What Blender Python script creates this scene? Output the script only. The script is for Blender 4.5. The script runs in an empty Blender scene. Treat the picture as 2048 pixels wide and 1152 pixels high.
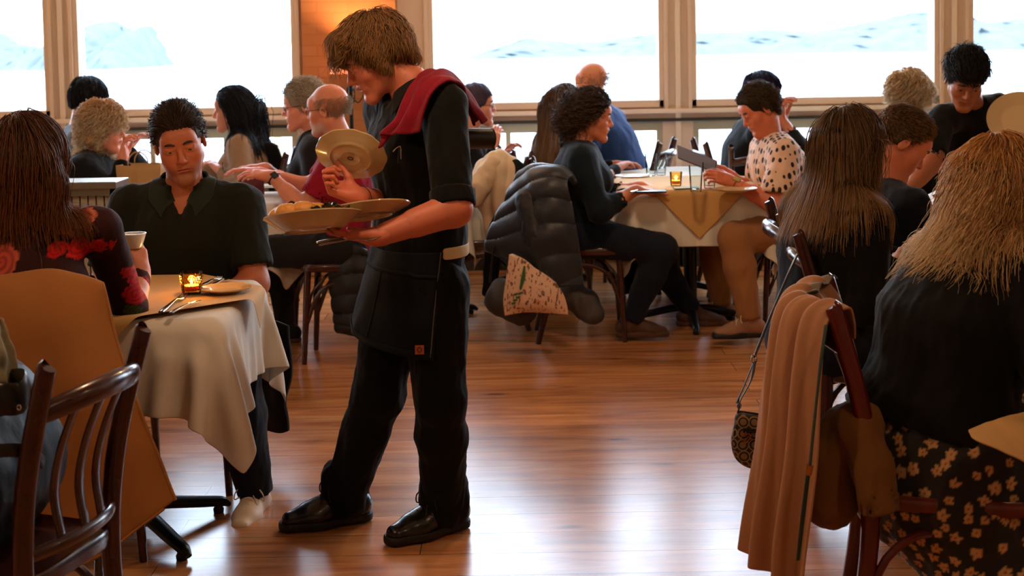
import bpy, math, random
import numpy as np
from mathutils import Vector, Matrix
random.seed(7)
S = bpy.context.scene
COL = S.collection

# ------------------------------------------------------------------ camera
FPX = 2844.0                      # 50 mm on full frame, frame taken as 2048 px wide
PITCH, ROLL = math.radians(-3.6), math.radians(-1.0)
CAMPOS = Vector((0.0, 0.0, 1.53))
cam_d = bpy.data.cameras.new('camera')
cam = bpy.data.objects.new('camera', cam_d); COL.objects.link(cam)
RM = Matrix.Rotation(math.radians(90) + PITCH, 3, 'X') @ Matrix.Rotation(ROLL, 3, 'Z')
cam.matrix_world = Matrix.Translation(CAMPOS) @ RM.to_4x4()
cam_d.sensor_width = 36.0
cam_d.lens = 36.0 * FPX / 2048.0
SHIFT_Y = -0.1504                 # the print is the lower part of a larger frame
cam_d.shift_y = SHIFT_Y
cam_d.dof.use_dof = True
cam_d.dof.focus_distance = 4.35
cam_d.dof.aperture_fstop = 5.6
cam_d.clip_end = 6000
S.camera = cam

def ray(px, py):
    v = Vector(((px - 1024.0) / FPX, -(py - 576.0) / FPX + SHIFT_Y * 2048.0 / FPX, -1.0))
    return RM @ v
def W(px, py, Y):                 # where the sight line through a photo point meets depth Y
    d = ray(px, py); t = (Y - CAMPOS.y) / d.y
    return np.array(CAMPOS + d * t)
def G(px, py, z=0.0):             # ... meets height z
    d = ray(px, py); t = (z - CAMPOS.z) / d.z
    return np.array(CAMPOS + d * t)

# ------------------------------------------------------------------ world, light, exposure
world = bpy.data.worlds.new('sky'); S.world = world; world.use_nodes = True
nt = world.node_tree; bg = nt.nodes['Background']
tc = nt.nodes.new('ShaderNodeTexCoord'); sep = nt.nodes.new('ShaderNodeSeparateXYZ')
rmp = nt.nodes.new('ShaderNodeValToRGB')
nt.links.new(tc.outputs['Generated'], sep.inputs[0]); nt.links.new(sep.outputs[2], rmp.inputs[0])
e = rmp.color_ramp.elements
e[0].position = 0.0; e[0].color = (0.98, 0.97, 0.95, 1)
e[1].position = 0.55; e[1].color = (0.62, 0.78, 1.0, 1)
m_ = e.new(0.1); m_.color = (0.68, 0.83, 1.0, 1)
nt.links.new(rmp.outputs[0], bg.inputs[0]); bg.inputs[1].default_value = 11.0

sun_d = bpy.data.lights.new('sun', 'SUN'); sun_d.energy = 0.0; sun_d.color = (1.0, 0.80, 0.55); sun_d.angle = math.radians(4)
S.view_settings.view_transform = 'Standard'; S.view_settings.look = 'None'
S.view_settings.exposure = 0.32; S.view_settings.gamma = 1.0
S.view_settings.use_curve_mapping = False
S.cycles.use_denoising = True
S.cycles.use_adaptive_sampling = True; S.cycles.adaptive_threshold = 0.025
S.cycles.max_bounces = 6; S.cycles.diffuse_bounces = 3; S.cycles.glossy_bounces = 3
S.cycles.transmission_bounces = 5; S.cycles.transparent_max_bounces = 10
S.cycles.sample_clamp_indirect = 4.0
S.cycles.caustics_reflective = False; S.cycles.caustics_refractive = False

def area_lamp(name, loc, rot, sx, sy, power, color, portal=False):
    d = bpy.data.lights.new(name, 'AREA'); d.shape = 'RECTANGLE'; d.size = sx; d.size_y = sy
    d.energy = power; d.color = color
    if portal: d.cycles.is_portal = True
    o = bpy.data.objects.new(name, d); COL.objects.link(o); o.location = loc; o.rotation_euler = rot
    return o
PENDANTS = [(-1.9, 2.3, 28), (1.2, 1.8, 13), (-0.3, 3.6, 24), (2.6, 3.4, 9), (-2.6, 5.4, 18), (0.6, 5.9, 30), (-0.6, 7.6, 14)]   # x, y, watts
WALL_Y = 9.62
for wx in (-5.3, -3.05, 0.2, 2.2, 4.25):   # window portals guide sky light into the room
    area_lamp('window_portal', (wx, WALL_Y + 0.02, 1.95), (math.radians(-90), 0, 0), 1.9, 1.7, 1, (1, 1, 1), True)
# ------------------------------------------------------------------ materials
MATS = {}
def srgb(r, g, b):
    f = lambda c: (c / 255 / 12.92) if c / 255 <= 0.04045 else ((c / 255 + 0.055) / 1.055) ** 2.4
    return (f(r), f(g), f(b), 1.0)
def mat(name, color, rough=0.6, metal=0.0, spec=0.5, bump=0.0, bscale=200.0, sheen=0.0, var=0.0, vscale=8.0,
        trans=0.0, coat=0.0, attr=False, emit=None, estr=0.0, stretch=None, sss=0.0):
    if name in MATS: return MATS[name]
    m = bpy.data.materials.new(name); m.use_nodes = True; MATS[name] = m
    t = m.node_tree; N = t.nodes; L = t.links; b = N['Principled BSDF']
    col = srgb(*color) if max(color[:3]) > 1.0 else (*color[:3], 1)
    b.inputs['Base Color'].default_value = col
    b.inputs['Roughness'].default_value = rough; b.inputs['Metallic'].default_value = metal
    b.inputs['Specular IOR Level'].default_value = spec
    b.inputs['Sheen Weight'].default_value = sheen
    b.inputs['Coat Weight'].default_value = coat
    if sss: b.inputs['Subsurface Weight'].default_value = sss; b.inputs['Subsurface Radius'].default_value = (0.012, 0.005, 0.003); b.inputs['Subsurface Scale'].default_value = 1.0
    if emit: b.inputs['Emission Color'].default_value = (*emit, 1); b.inputs['Emission Strength'].default_value = estr
    src = None
    if attr:
        a = N.new('ShaderNodeVertexColor'); a.layer_name = 'Col'; src = a.outputs['Color']
        L.new(src, b.inputs['Base Color'])
    co = N.new('ShaderNodeTexCoord').outputs['Object']
    if stretch:
        mp = N.new('ShaderNodeMapping'); mp.inputs['Scale'].default_value = stretch; L.new(co, mp.inputs[0]); co = mp.outputs[0]
    if var > 0:
        n = N.new('ShaderNodeTexNoise'); n.inputs['Scale'].default_value = vscale; n.inputs['Detail'].default_value = 5; L.new(co, n.inputs[0])
        mr = N.new('ShaderNodeMapRange'); mr.inputs[3].default_value = 1 - var; mr.inputs[4].default_value = 1 + var; L.new(n.outputs[0], mr.inputs[0])
        mx = N.new('ShaderNodeMix'); mx.data_type = 'RGBA'; mx.blend_type = 'MULTIPLY'; mx.inputs[0].default_value = 1
        if src: L.new(src, mx.inputs[6])
        else: mx.inputs[6].default_value = col
        L.new(mr.outputs[0], mx.inputs[7]); L.new(mx.outputs[2], b.inputs['Base Color'])
    if bump > 0:
        n2 = N.new('ShaderNodeTexNoise'); n2.inputs['Scale'].default_value = bscale; n2.inputs['Detail'].default_value = 3; L.new(co, n2.inputs[0])
        bp = N.new('ShaderNodeBump'); bp.inputs['Strength'].default_value = bump; bp.inputs['Distance'].default_value = 0.004
        L.new(n2.outputs[0], bp.inputs['Height']); L.new(bp.outputs[0], b.inputs['Normal'])
    if trans > 0:
        tr = N.new('ShaderNodeBsdfTranslucent'); tr.inputs[0].default_value = col
        if src: L.new(src, tr.inputs[0])
        ms = N.new('ShaderNodeMixShader'); ms.inputs[0].default_value = trans
        L.new(b.outputs[0], ms.inputs[1]); L.new(tr.outputs[0], ms.inputs[2]); L.new(ms.outputs[0], N['Material Output'].inputs[0])
    return m
def pane_mat(name, tint=(1, 1, 1), k=0.06, rough=0.0):
    if name in MATS: return MATS[name]
    m = bpy.data.materials.new(name); m.use_nodes = True; MATS[name] = m
    t = m.node_tree; N = t.nodes; L = t.links; N.remove(N['Principled BSDF'])
    tr = N.new('ShaderNodeBsdfTransparent'); tr.inputs[0].default_value = (*tint, 1)
    gl = N.new('ShaderNodeBsdfGlossy'); gl.inputs['Roughness'].default_value = rough
    lw = N.new('ShaderNodeLayerWeight'); lw.inputs[0].default_value = k
    ms = N.new('ShaderNodeMixShader'); L.new(lw.outputs['Fresnel'], ms.inputs[0]); L.new(tr.outputs[0], ms.inputs[1]); L.new(gl.outputs[0], ms.inputs[2])
    L.new(ms.outputs[0], N['Material Output'].inputs[0])
    return m

# ------------------------------------------------------------------ objects
def link_mesh(name, V, F, m, parent=None, smooth=True, cols=None, origin=None):
    """V (n,3) world coordinates, F list/array of faces"""
    V = np.asarray(V, dtype=np.float64)
    if origin is None:
        origin = np.array(parent['org']) if parent is not None and 'org' in parent else np.zeros(3)
    me = bpy.data.meshes.new(name)
    Vl = V - origin
    if isinstance(F, np.ndarray):
        k = F.shape[1]; n = len(F)
        me.vertices.add(len(V)); me.vertices.foreach_set('co', Vl.astype(np.float32).ravel())
        me.loops.add(n * k); me.loops.foreach_set('vertex_index', F.astype(np.int32).ravel())
        me.polygons.add(n); me.polygons.foreach_set('loop_start', np.arange(0, n * k, k, dtype=np.int32))
        me.polygons.foreach_set('loop_total', np.full(n, k, dtype=np.int32))
        me.update(calc_edges=True); me.validate()
    else:
        me.from_pydata([tuple(v) for v in Vl], [], [tuple(f) for f in F]); me.update()
    if smooth: me.polygons.foreach_set('use_smooth', np.ones(len(me.polygons), dtype=bool))
    if m is not None: me.materials.append(m)
    if cols is not None:
        a = me.color_attributes.new('Col', 'FLOAT_COLOR', 'POINT')
        c = np.ones((len(V), 4), dtype=np.float32); c[:, :3] = cols; a.data.foreach_set('color', c.ravel())
    o = bpy.data.objects.new(name, me); COL.objects.link(o)
    if parent is not None:
        o.parent = parent
        po = np.array(parent['org']) if 'org' in parent else np.zeros(3)
        o.location = tuple(origin - po)
    else: o.location = tuple(origin)
    o['org'] = [float(x) for x in origin]
    return o
def tag(o, label=None, cat=None, group=None, kind=None):
    if label: o['label'] = label
    if cat: o['category'] = cat
    if group: o['group'] = group
    if kind: o['kind'] = kind
    return o
def thing(name, label, cat, loc=(0, 0, 0), group=None, rz=0.0):
    o = bpy.data.objects.new(name, None); COL.objects.link(o); o.location = tuple(loc); o.rotation_euler = (0, 0, rz)
    o.empty_display_size = 0.1; o['org'] = [float(x) for x in loc] if rz == 0 else [0.0, 0.0, 0.0]
    return tag(o, label, cat, group)
def copy_tree(o, parent=None):
    c = o.copy(); COL.objects.link(c); c.parent = parent
    for ch in list(o.children): copy_tree(ch, c)
    return c

class MB:
    """collects shapes, links them as one mesh"""
    def __init__(s): s.V = []; s.F = []; s.n = 0
    def add(s, V, F):
        V = np.asarray(V, float); s.V.append(V); s.F += [tuple(int(i) + s.n for i in f) for f in F]; s.n += len(V); return s
    def box(s, c, size, rz=0.0, bev=0.0):
        bm = bmesh.new(); bmesh.ops.create_cube(bm, size=1)
        for v in bm.verts: v.co = Vector((v.co.x * size[0], v.co.y * size[1], v.co.z * size[2]))
        if bev > 0: bmesh.ops.bevel(bm, geom=bm.edges[:], offset=bev, segments=2, affect='EDGES', profile=0.5)
        R = Matrix.Rotation(rz, 3, 'Z')
        bm.verts.index_update()
        V = [tuple(R @ v.co + Vector(c)) for v in bm.verts]; F = [[v.index for v in f.verts] for f in bm.faces]; bm.free()
        return s.add(V, F)
    def tube(s, pts, r, n=10, sq=(1, 1), up=(0, 0, 1), closed=False, sub=4, cap=True):
        V, F = tube(pts, r, n, sq, up, closed, sub, cap); return s.add(V, F)
    def lathe(s, prof, c=(0, 0, 0), n=40, R=None):
        V = []; F = []
        for (r, z) in prof:
            for i in range(n):
                a = 2 * math.pi * i / n; V.append((r * math.cos(a), r * math.sin(a), z))
        for j in range(len(prof) - 1):
            for i in range(n):
                F.append((j * n + i, j * n + (i + 1) % n, (j + 1) * n + (i + 1) % n, (j + 1) * n + i))
        F.append(tuple(range(n))[::-1]); F.append(tuple((len(prof) - 1) * n + i for i in range(n)))
        V = np.array(V)
        if R is not None: V = V @ np.asarray(R).T
        return s.add(V + np.array(c), F)
    def build(s, name, m, parent=None, smooth=True, origin=None, auto=True):
        V = np.concatenate(s.V)
        o = link_mesh(name, V, s.F, m, parent, smooth, origin=origin)
        if smooth and auto:
            try: o.data.set_sharp_from_angle(angle=math.radians(40))
            except Exception: pass
        return o
import bmesh

def catmull(P, sub):
    P = np.asarray(P, float)
    if len(P) < 3 or sub <= 1: 
        if len(P) == 2 and sub > 1:
            t = np.linspace(0, 1, sub + 1)[:, None]; return P[0] * (1 - t) + P[1] * t
        return P
    Q = np.vstack([2 * P[0] - P[1], P, 2 * P[-1] - P[-2]]); out = []
    for i in range(1, len(Q) - 2):
        for j in range(sub):
            t = j / sub
            out.append(0.5 * ((2 * Q[i]) + (-Q[i - 1] + Q[i + 1]) * t + (2 * Q[i - 1] - 5 * Q[i] + 4 * Q[i + 1] - Q[i + 2]) * t * t + (-Q[i - 1] + 3 * Q[i] - 3 * Q[i + 1] + Q[i + 2]) * t ** 3))
    out.append(P[-1]); return np.array(out)
def nrm(v):
    v = np.asarray(v, float); n = np.linalg.norm(v); return v / n if n > 1e-12 else v
def tube(pts, r, n=10, sq=(1, 1), up=(0, 0, 1), closed=False, sub=4, cap=True):
    P = np.asarray(pts, float)
    rr = np.asarray(r if np.ndim(r) else [r] * len(P), float)
    if closed: P = np.vstack([P, P[:1]]); rr = np.append(rr, rr[0])
    C = catmull(P, sub); m = len(C)
    rad = np.interp(np.linspace(0, 1, m), np.linspace(0, 1, len(rr)), rr)
    up = nrm(up); V = []; 
    T = np.gradient(C, axis=0)
    for i in range(m):
        t = nrm(T[i]); s = np.cross(t, up)
        if np.linalg.norm(s) < 0.05: s = np.cross(t, np.array([0.3, 1, 0.1]))
        s = nrm(s); u = np.cross(s, t)
        for k in range(n):
            a = 2 * math.pi * k / n
            V.append(C[i] + rad[i] * (sq[0] * math.cos(a) * s + sq[1] * math.sin(a) * u))
    F = []
    for i in range(m - 1):
        for k in range(n):
            F.append((i * n + k, i * n + (k + 1) % n, (i + 1) * n + (k + 1) % n, (i + 1) * n + k))
    if cap: F.append(tuple(range(n))[::-1]); F.append(tuple((m - 1) * n + k for k in range(n)))
    return np.array(V), F

# ------------------------------------------------------------------ noise
_rng = np.random.RandomState(5)
_ND = _rng.randn(3, 10, 3); _ND /= np.linalg.norm(_ND, axis=2, keepdims=True); _NP = _rng.rand(3, 10) * 6.28
def noise3(P, scale=1.0, k=0):
    P = np.asarray(P) * scale; a = 0
    for i in range(10):
        f = 1 + 0.35 * i
        a = a + np.sin(P @ _ND[k, i] * f * 2.2 + _NP[k, i] + 0.9 * np.sin(P @ _ND[(k + 1) % 3, i] * 1.7 + _NP[k, 9 - i])) / (1 + 0.25 * i)
    return a / 4.0
def folds(P, scale, k=0):
    return 1 - np.abs(noise3(P, scale, k)) * 1.6

# ------------------------------------------------------------------ signed distance modelling
def rc(a, b, ra, rb=None, k=0.02, side=None, w=1.0, op='+', fb=False, fa=False, tag=None):
    return dict(t='rc', a=np.asarray(a, float), b=np.asarray(b, float), ra=ra, rb=ra if rb is None else rb, k=k,
                side=None if side is None else nrm(side), w=w, op=op, fb=fb, fa=fa)
def el(c, r, R=None, k=0.02, op='+'):
    return dict(t='el', c=np.asarray(c, float), r=np.asarray(r, float) if np.ndim(r) else np.array([r, r, r], float), R=np.eye(3) if R is None else np.asarray(R), k=k, op=op)
def xf(prims, R, T, s=1.0):
    """local prims -> world. R columns are the local axes"""
    out = []
    for p in prims:
        q = dict(p)
        if p['t'] == 'rc':
            q['a'] = R @ (p['a'] * s) + T; q['b'] = R @ (p['b'] * s) + T; q['ra'] = p['ra'] * s; q['rb'] = p['rb'] * s; q['k'] = p['k'] * s
            if p['side'] is not None: q['side'] = R @ p['side']
        else:
            q['c'] = R @ (p['c'] * s) + T; q['r'] = p['r'] * s; q['R'] = R @ p['R']; q['k'] = p['k'] * s
        out.append(q)
    return out
def pdist(p, X):
    if p['t'] == 'rc':
        A = p['a']; B = p['b']; ba = B - A; pa = X - A
        if p['side'] is not None and p['w'] != 1.0:
            s = p['side']; f = (1 - 1 / p['w'])
            pa = pa - (pa @ s)[..., None] * s * f; ba = ba - (ba @ s) * s * f
        L = max(ba @ ba, 1e-9); h = np.clip(pa @ ba / L, 0, 1)
        d = np.linalg.norm(pa - h[..., None] * ba, axis=-1) - (p['ra'] + (p['rb'] - p['ra']) * h)
        if p['fb'] or p['fa']:
            u = ba / math.sqrt(L); al = pa @ u
            if p['fb']: d = np.maximum(d, al - math.sqrt(L))
            if p['fa']: d = np.maximum(d, -al)
        return d
    q = (X - p['c']) @ p['R']
    k0 = np.linalg.norm(q / p['r'], axis=-1); k1 = np.linalg.norm(q / p['r'] ** 2, axis=-1)
    return k0 * (k0 - 1) / np.maximum(k1, 1e-6)
def pbox(p):
    if p['t'] == 'rc':
        R = max(p['ra'], p['rb']) * max(1, p['w']); return np.minimum(p['a'], p['b']) - R, np.maximum(p['a'], p['b']) + R
    R = p['r'].max() if not np.allclose(p['R'], np.eye(3)) else p['r']; return p['c'] - R, p['c'] + R
def comb(V, d, p):
    k = max(p['k'], 1e-6)
    if p['op'] == '+':
        h = np.maximum(k - np.abs(V - d), 0) / k; return np.minimum(V, d) - h * h * k * 0.25
    h = np.maximum(k - np.abs(V + d), 0) / k; return np.maximum(V, -d) + h * h * k * 0.25
def sdf_at(prims, X, pad=0.12):
    V = np.full(X.shape[:-1], 1.0)
    for p in prims:
        lo, hi = pbox(p); m = np.all((X > lo - pad) & (X < hi + pad), axis=-1)
        if m.any(): V[m] = comb(V[m], pdist(p, X[m]), p)
    return V
def sdf_mesh(prims, res, post=None, smooth=1):
    plus = [pbox(p) for p in prims if p['op'] == '+']
    lo = np.min([b[0] for b in plus], axis=0) - 3 * res; hi = np.max([b[1] for b in plus], axis=0) + 3 * res
    n = np.ceil((hi - lo) / res).astype(int) + 1
    ax = [lo[i] + res * np.arange(n[i]) for i in range(3)]
    V = np.full(n, 1.0, dtype=np.float32)
    for p in prims:
        a, b = pbox(p); pad = p['k'] + 2.5 * res
        i0 = np.clip(np.floor((a - pad - lo) / res).astype(int), 0, n); i1 = np.clip(np.ceil((b + pad - lo) / res).astype(int) + 1, 0, n)
        if np.any(i1 <= i0): continue
        sl = tuple(slice(i0[i], i1[i]) for i in range(3))
        X = np.stack(np.meshgrid(*[ax[i][sl[i]] for i in range(3)], indexing='ij'), axis=-1)
        V[sl] = comb(V[sl], pdist(p, X), p)
    return nets(V, lo, res, smooth)
def nets(V, lo, res, smooth=1):
    ins = V < 0
    c = np.zeros(np.array(V.shape) - 1, dtype=np.int8)
    for dx in (0, 1):
        for dy in (0, 1):
            for dz in (0, 1):
                c += ins[dx:V.shape[0] - 1 + dx, dy:V.shape[1] - 1 + dy, dz:V.shape[2] - 1 + dz]
    act = (c > 0) & (c < 8); idx = np.full(act.shape, -1, dtype=np.int64); I = np.argwhere(act); idx[act] = np.arange(len(I))
    acc = np.zeros((len(I), 3)); cnt = np.zeros(len(I))
    for axis in range(3):
        for u in (0, 1):
            for w in (0, 1):
                o1 = [0, 0, 0]; oth = [a for a in range(3) if a != axis]; o1[oth[0]] = u; o1[oth[1]] = w; o2 = list(o1); o2[axis] = 1
                v1 = V[I[:, 0] + o1[0], I[:, 1] + o1[1], I[:, 2] + o1[2]]; v2 = V[I[:, 0] + o2[0], I[:, 1] + o2[1], I[:, 2] + o2[2]]
                m = (v1 < 0) != (v2 < 0); t = np.where(m, v1 / np.where(m, v1 - v2, 1), 0)
                pos = np.tile(np.array(o1, float), (len(I), 1)); pos[:, axis] = t
                acc[m] += pos[m]; cnt[m] += 1
    P = lo + (I + acc / np.maximum(cnt, 1)[:, None]) * res
    Q = []
    for axis in range(3):
        sl1 = [slice(None)] * 3; sl2 = [slice(None)] * 3; sl1[axis] = slice(0, -1); sl2[axis] = slice(1, None)
        a = ins[tuple(sl1)]; b = ins[tuple(sl2)]; E = np.argwhere(a != b)
        oth = [x for x in range(3) if x != axis]
        E = E[(E[:, oth[0]] > 0) & (E[:, oth[1]] > 0) & (E[:, oth[0]] < V.shape[oth[0]] - 1) & (E[:, oth[1]] < V.shape[oth[1]] - 1)]
        if not len(E): continue
        def cell(du, dw):
            K = E.copy(); K[:, oth[0]] += du; K[:, oth[1]] += dw; return idx[K[:, 0], K[:, 1], K[:, 2]]
        q = np.stack([cell(-1, -1), cell(0, -1), cell(0, 0), cell(-1, 0)], axis=1)
        s = a[E[:, 0], E[:, 1], E[:, 2]]
        if axis == 1: s = ~s
        q[~s] = q[~s][:, ::-1]
        Q.append(q[(q >= 0).all(axis=1)])
    F = np.concatenate(Q)
    for _ in range(smooth): P = relax(P, F, 0.5)
    return P, F
def relax(P, F, f=0.5):
    acc = np.zeros_like(P); cnt = np.zeros(len(P)); k = F.shape[1]
    for i in range(k):
        j = (i + 1) % k
        for d in range(3):
            acc[:, d] += np.bincount(F[:, i], weights=P[F[:, j], d], minlength=len(P)) + np.bincount(F[:, j], weights=P[F[:, i], d], minlength=len(P))
        cnt += np.bincount(F[:, i], minlength=len(P)) + np.bincount(F[:, j], minlength=len(P))
    return P * (1 - f) + f * acc / np.maximum(cnt, 1)[:, None]
def vnormals(P, F):
    n = np.cross(P[F[:, 2]] - P[F[:, 0]], P[F[:, 3 if F.shape[1] > 3 else 1]] - P[F[:, 1 if F.shape[1] > 3 else 0]])
    acc = np.zeros_like(P)
    for i in range(F.shape[1]):
        for d in range(3): acc[:, d] += np.bincount(F[:, i], weights=n[:, d], minlength=len(P))
    return acc / np.maximum(np.linalg.norm(acc, axis=1), 1e-12)[:, None]

# ------------------------------------------------------------------ cloth (position based, vectorised)
def cloth_sim(P, coll, steps=160, iters=8, pin=None, thick=0.006, damp=0.97, g=-2.0, dt=1 / 60, fric=0.35, bend=0.25, groups=None):
    """P (nu,nv,3) rest shape; coll(X)->distance; returns settled positions"""
    nu, nv, _ = P.shape; rest = P.copy() if groups is None else groups
    X = P.copy(); Xo = X.copy()
    def lens(d): 
        a, b = d; A = rest[:nu - a, max(0, -b):nv - max(0, b)]; B = rest[a:, max(0, b):nv - max(0, -b)]
        return np.linalg.norm(B - A, axis=-1)
    cons = [((1, 0), 1.0), ((0, 1), 1.0), ((1, 1), 0.35), ((1, -1), 0.35), ((2, 0), bend), ((0, 2), bend)]
    L = {c[0]: lens(c[0]) for c in cons}
    for s in range(steps):
        vel = (X - Xo) * damp; vl = np.linalg.norm(vel, axis=-1, keepdims=True); vel *= np.minimum(1, .02 / np.maximum(vl, 1e-9)); Xo = X.copy(); X = X + vel; X[..., 2] += g * dt * dt
        if pin is not None: X[pin] = Xo[pin]
        for it in range(iters):
            for (a, b), k in cons:
                for par in (0, 1):
                    if a:
                        i0 = np.arange(0, nu - a); i0 = i0[(i0 // a) % 2 == par]; j0 = np.arange(max(0, -b), nv - max(0, b))
                        if not len(i0): continue
                        ia = np.ix_(i0, j0); ib = np.ix_(i0 + a, j0 + b); Lr = L[(a, b)][i0][:, :, None]
                    else:
                        j0 = np.arange(0, nv - b); j0 = j0[(j0 // b) % 2 == par]; i0 = np.arange(nu)
                        if not len(j0): continue
                        ia = np.ix_(i0, j0); ib = np.ix_(i0, j0 + b); Lr = L[(a, b)][:, j0][:, :, None]
                    A = X[ia]; B = X[ib]; d = B - A; l = np.linalg.norm(d, axis=-1, keepdims=True)
                    cor = d * ((1 - Lr / np.maximum(l, 1e-9)) * 0.5 * k); X[ia] = A + cor; X[ib] = B - cor
            if pin is not None: X[pin] = Xo[pin]
        d = coll(X); m = d < thick
        if m.any():
            Y = X[m]; e_ = 0.002; d0 = d[m]
            gN = np.stack([coll(Y + np.array(v) * e_) - d0 for v in ((1, 0, 0), (0, 1, 0), (0, 0, 1))], axis=-1)
            gN /= np.maximum(np.linalg.norm(gN, axis=-1, keepdims=True), 1e-9)
            Yn = Y + gN * (thick - d0)[:, None]
            mv = Yn - Xo[m]; mt = mv - (mv * gN).sum(-1, keepdims=True) * gN
            X[m] = Yn - mt * fric
            if pin is not None: X[pin] = Xo[pin]
    return X
def sheet(name, X, m, parent=None, thick=0.003, cols=None, sub=1, origin=None):
    nu, nv, _ = X.shape; idx = np.arange(nu * nv).reshape(nu, nv)
    F = np.stack([idx[:-1, :-1], idx[1:, :-1], idx[1:, 1:], idx[:-1, 1:]], axis=-1).reshape(-1, 4)
    o = link_mesh(name, X.reshape(-1, 3), F, m, parent, cols=None if cols is None else cols.reshape(-1, 3), origin=origin)
    if thick: md = o.modifiers.new('solid', 'SOLIDIFY'); md.thickness = thick; md.offset = 0
    if sub: md = o.modifiers.new('sub', 'SUBSURF'); md.levels = sub; md.render_levels = sub
    return o
def loft(rows, nu, nv):
    """rows: list of rows of points -> (nu,nv,3) smooth surface"""
    R = []
    for r in rows:
        c = catmull(r, 8); t = np.linspace(0, len(c) - 1, nv); i = np.clip(t.astype(int), 0, len(c) - 2); f = (t - i)[:, None]
        R.append(c[i] * (1 - f) + c[i + 1] * f)
    R = np.array(R); out = np.zeros((nu, nv, 3))
    for j in range(nv):
        c = catmull(R[:, j], 8); t = np.linspace(0, len(c) - 1, nu); i = np.clip(t.astype(int), 0, len(c) - 2); f = (t - i)[:, None]
        out[:, j] = c[i] * (1 - f) + c[i + 1] * f
    return out
def sheet_normals(X):
    n = np.cross(np.gradient(X, axis=0), np.gradient(X, axis=1)); return n / np.maximum(np.linalg.norm(n, axis=-1, keepdims=True), 1e-12)
def boxdist(c, h, r=0.0, rz=0.0):
    c = np.array(c, float); h = np.array(h, float) - r; cs, sn = math.cos(-rz), math.sin(-rz)
    def f(X):
        q = X - c
        if rz: q = np.stack([q[..., 0] * cs - q[..., 1] * sn, q[..., 0] * sn + q[..., 1] * cs, q[..., 2]], axis=-1)
        a = np.abs(q) - h; return np.linalg.norm(np.maximum(a, 0), axis=-1) + np.minimum(a.max(axis=-1), 0) - r
    return f
# ------------------------------------------------------------------ materials of the place
M_cream = mat('painted wood cream', (226, 200, 176), rough=0.45, var=0.05, vscale=3)
M_casing = mat('painted casing', (238, 218, 196), rough=0.4)
M_wall = mat('plaster warm', (196, 160, 120), rough=0.8, bump=0.1, bscale=60)
M_ceil = mat('ceiling paint', (190, 170, 140), rough=0.85)
M_base = mat('baseboard dark', (58, 50, 46), rough=0.5)
M_darkwood = mat('dark stained wood', (58, 24, 15), rough=0.24, coat=0.25, var=0.25, vscale=9, stretch=(1, 1, 6))
M_redwood = mat('red stained wood', (92, 20, 14), rough=0.24, coat=0.3, var=0.2, vscale=9)
M_iron = mat('black cast iron', (22, 24, 28), rough=0.32, metal=0.35, bump=0.15, bscale=90)
M_blackm = mat('black metal', (16, 17, 18), rough=0.4, metal=0.5)
M_steel = mat('polished steel', (200, 198, 192), rough=0.16, metal=1.0)
M_white_cloth = mat('white table linen', (236, 228, 214), rough=0.85, bump=0.12, bscale=700, sheen=0.1, trans=0.22)
M_tan_cloth = mat('tan linen overlay', (214, 168, 102), rough=0.85, bump=0.12, bscale=700, sheen=0.1, trans=0.12)

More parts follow.
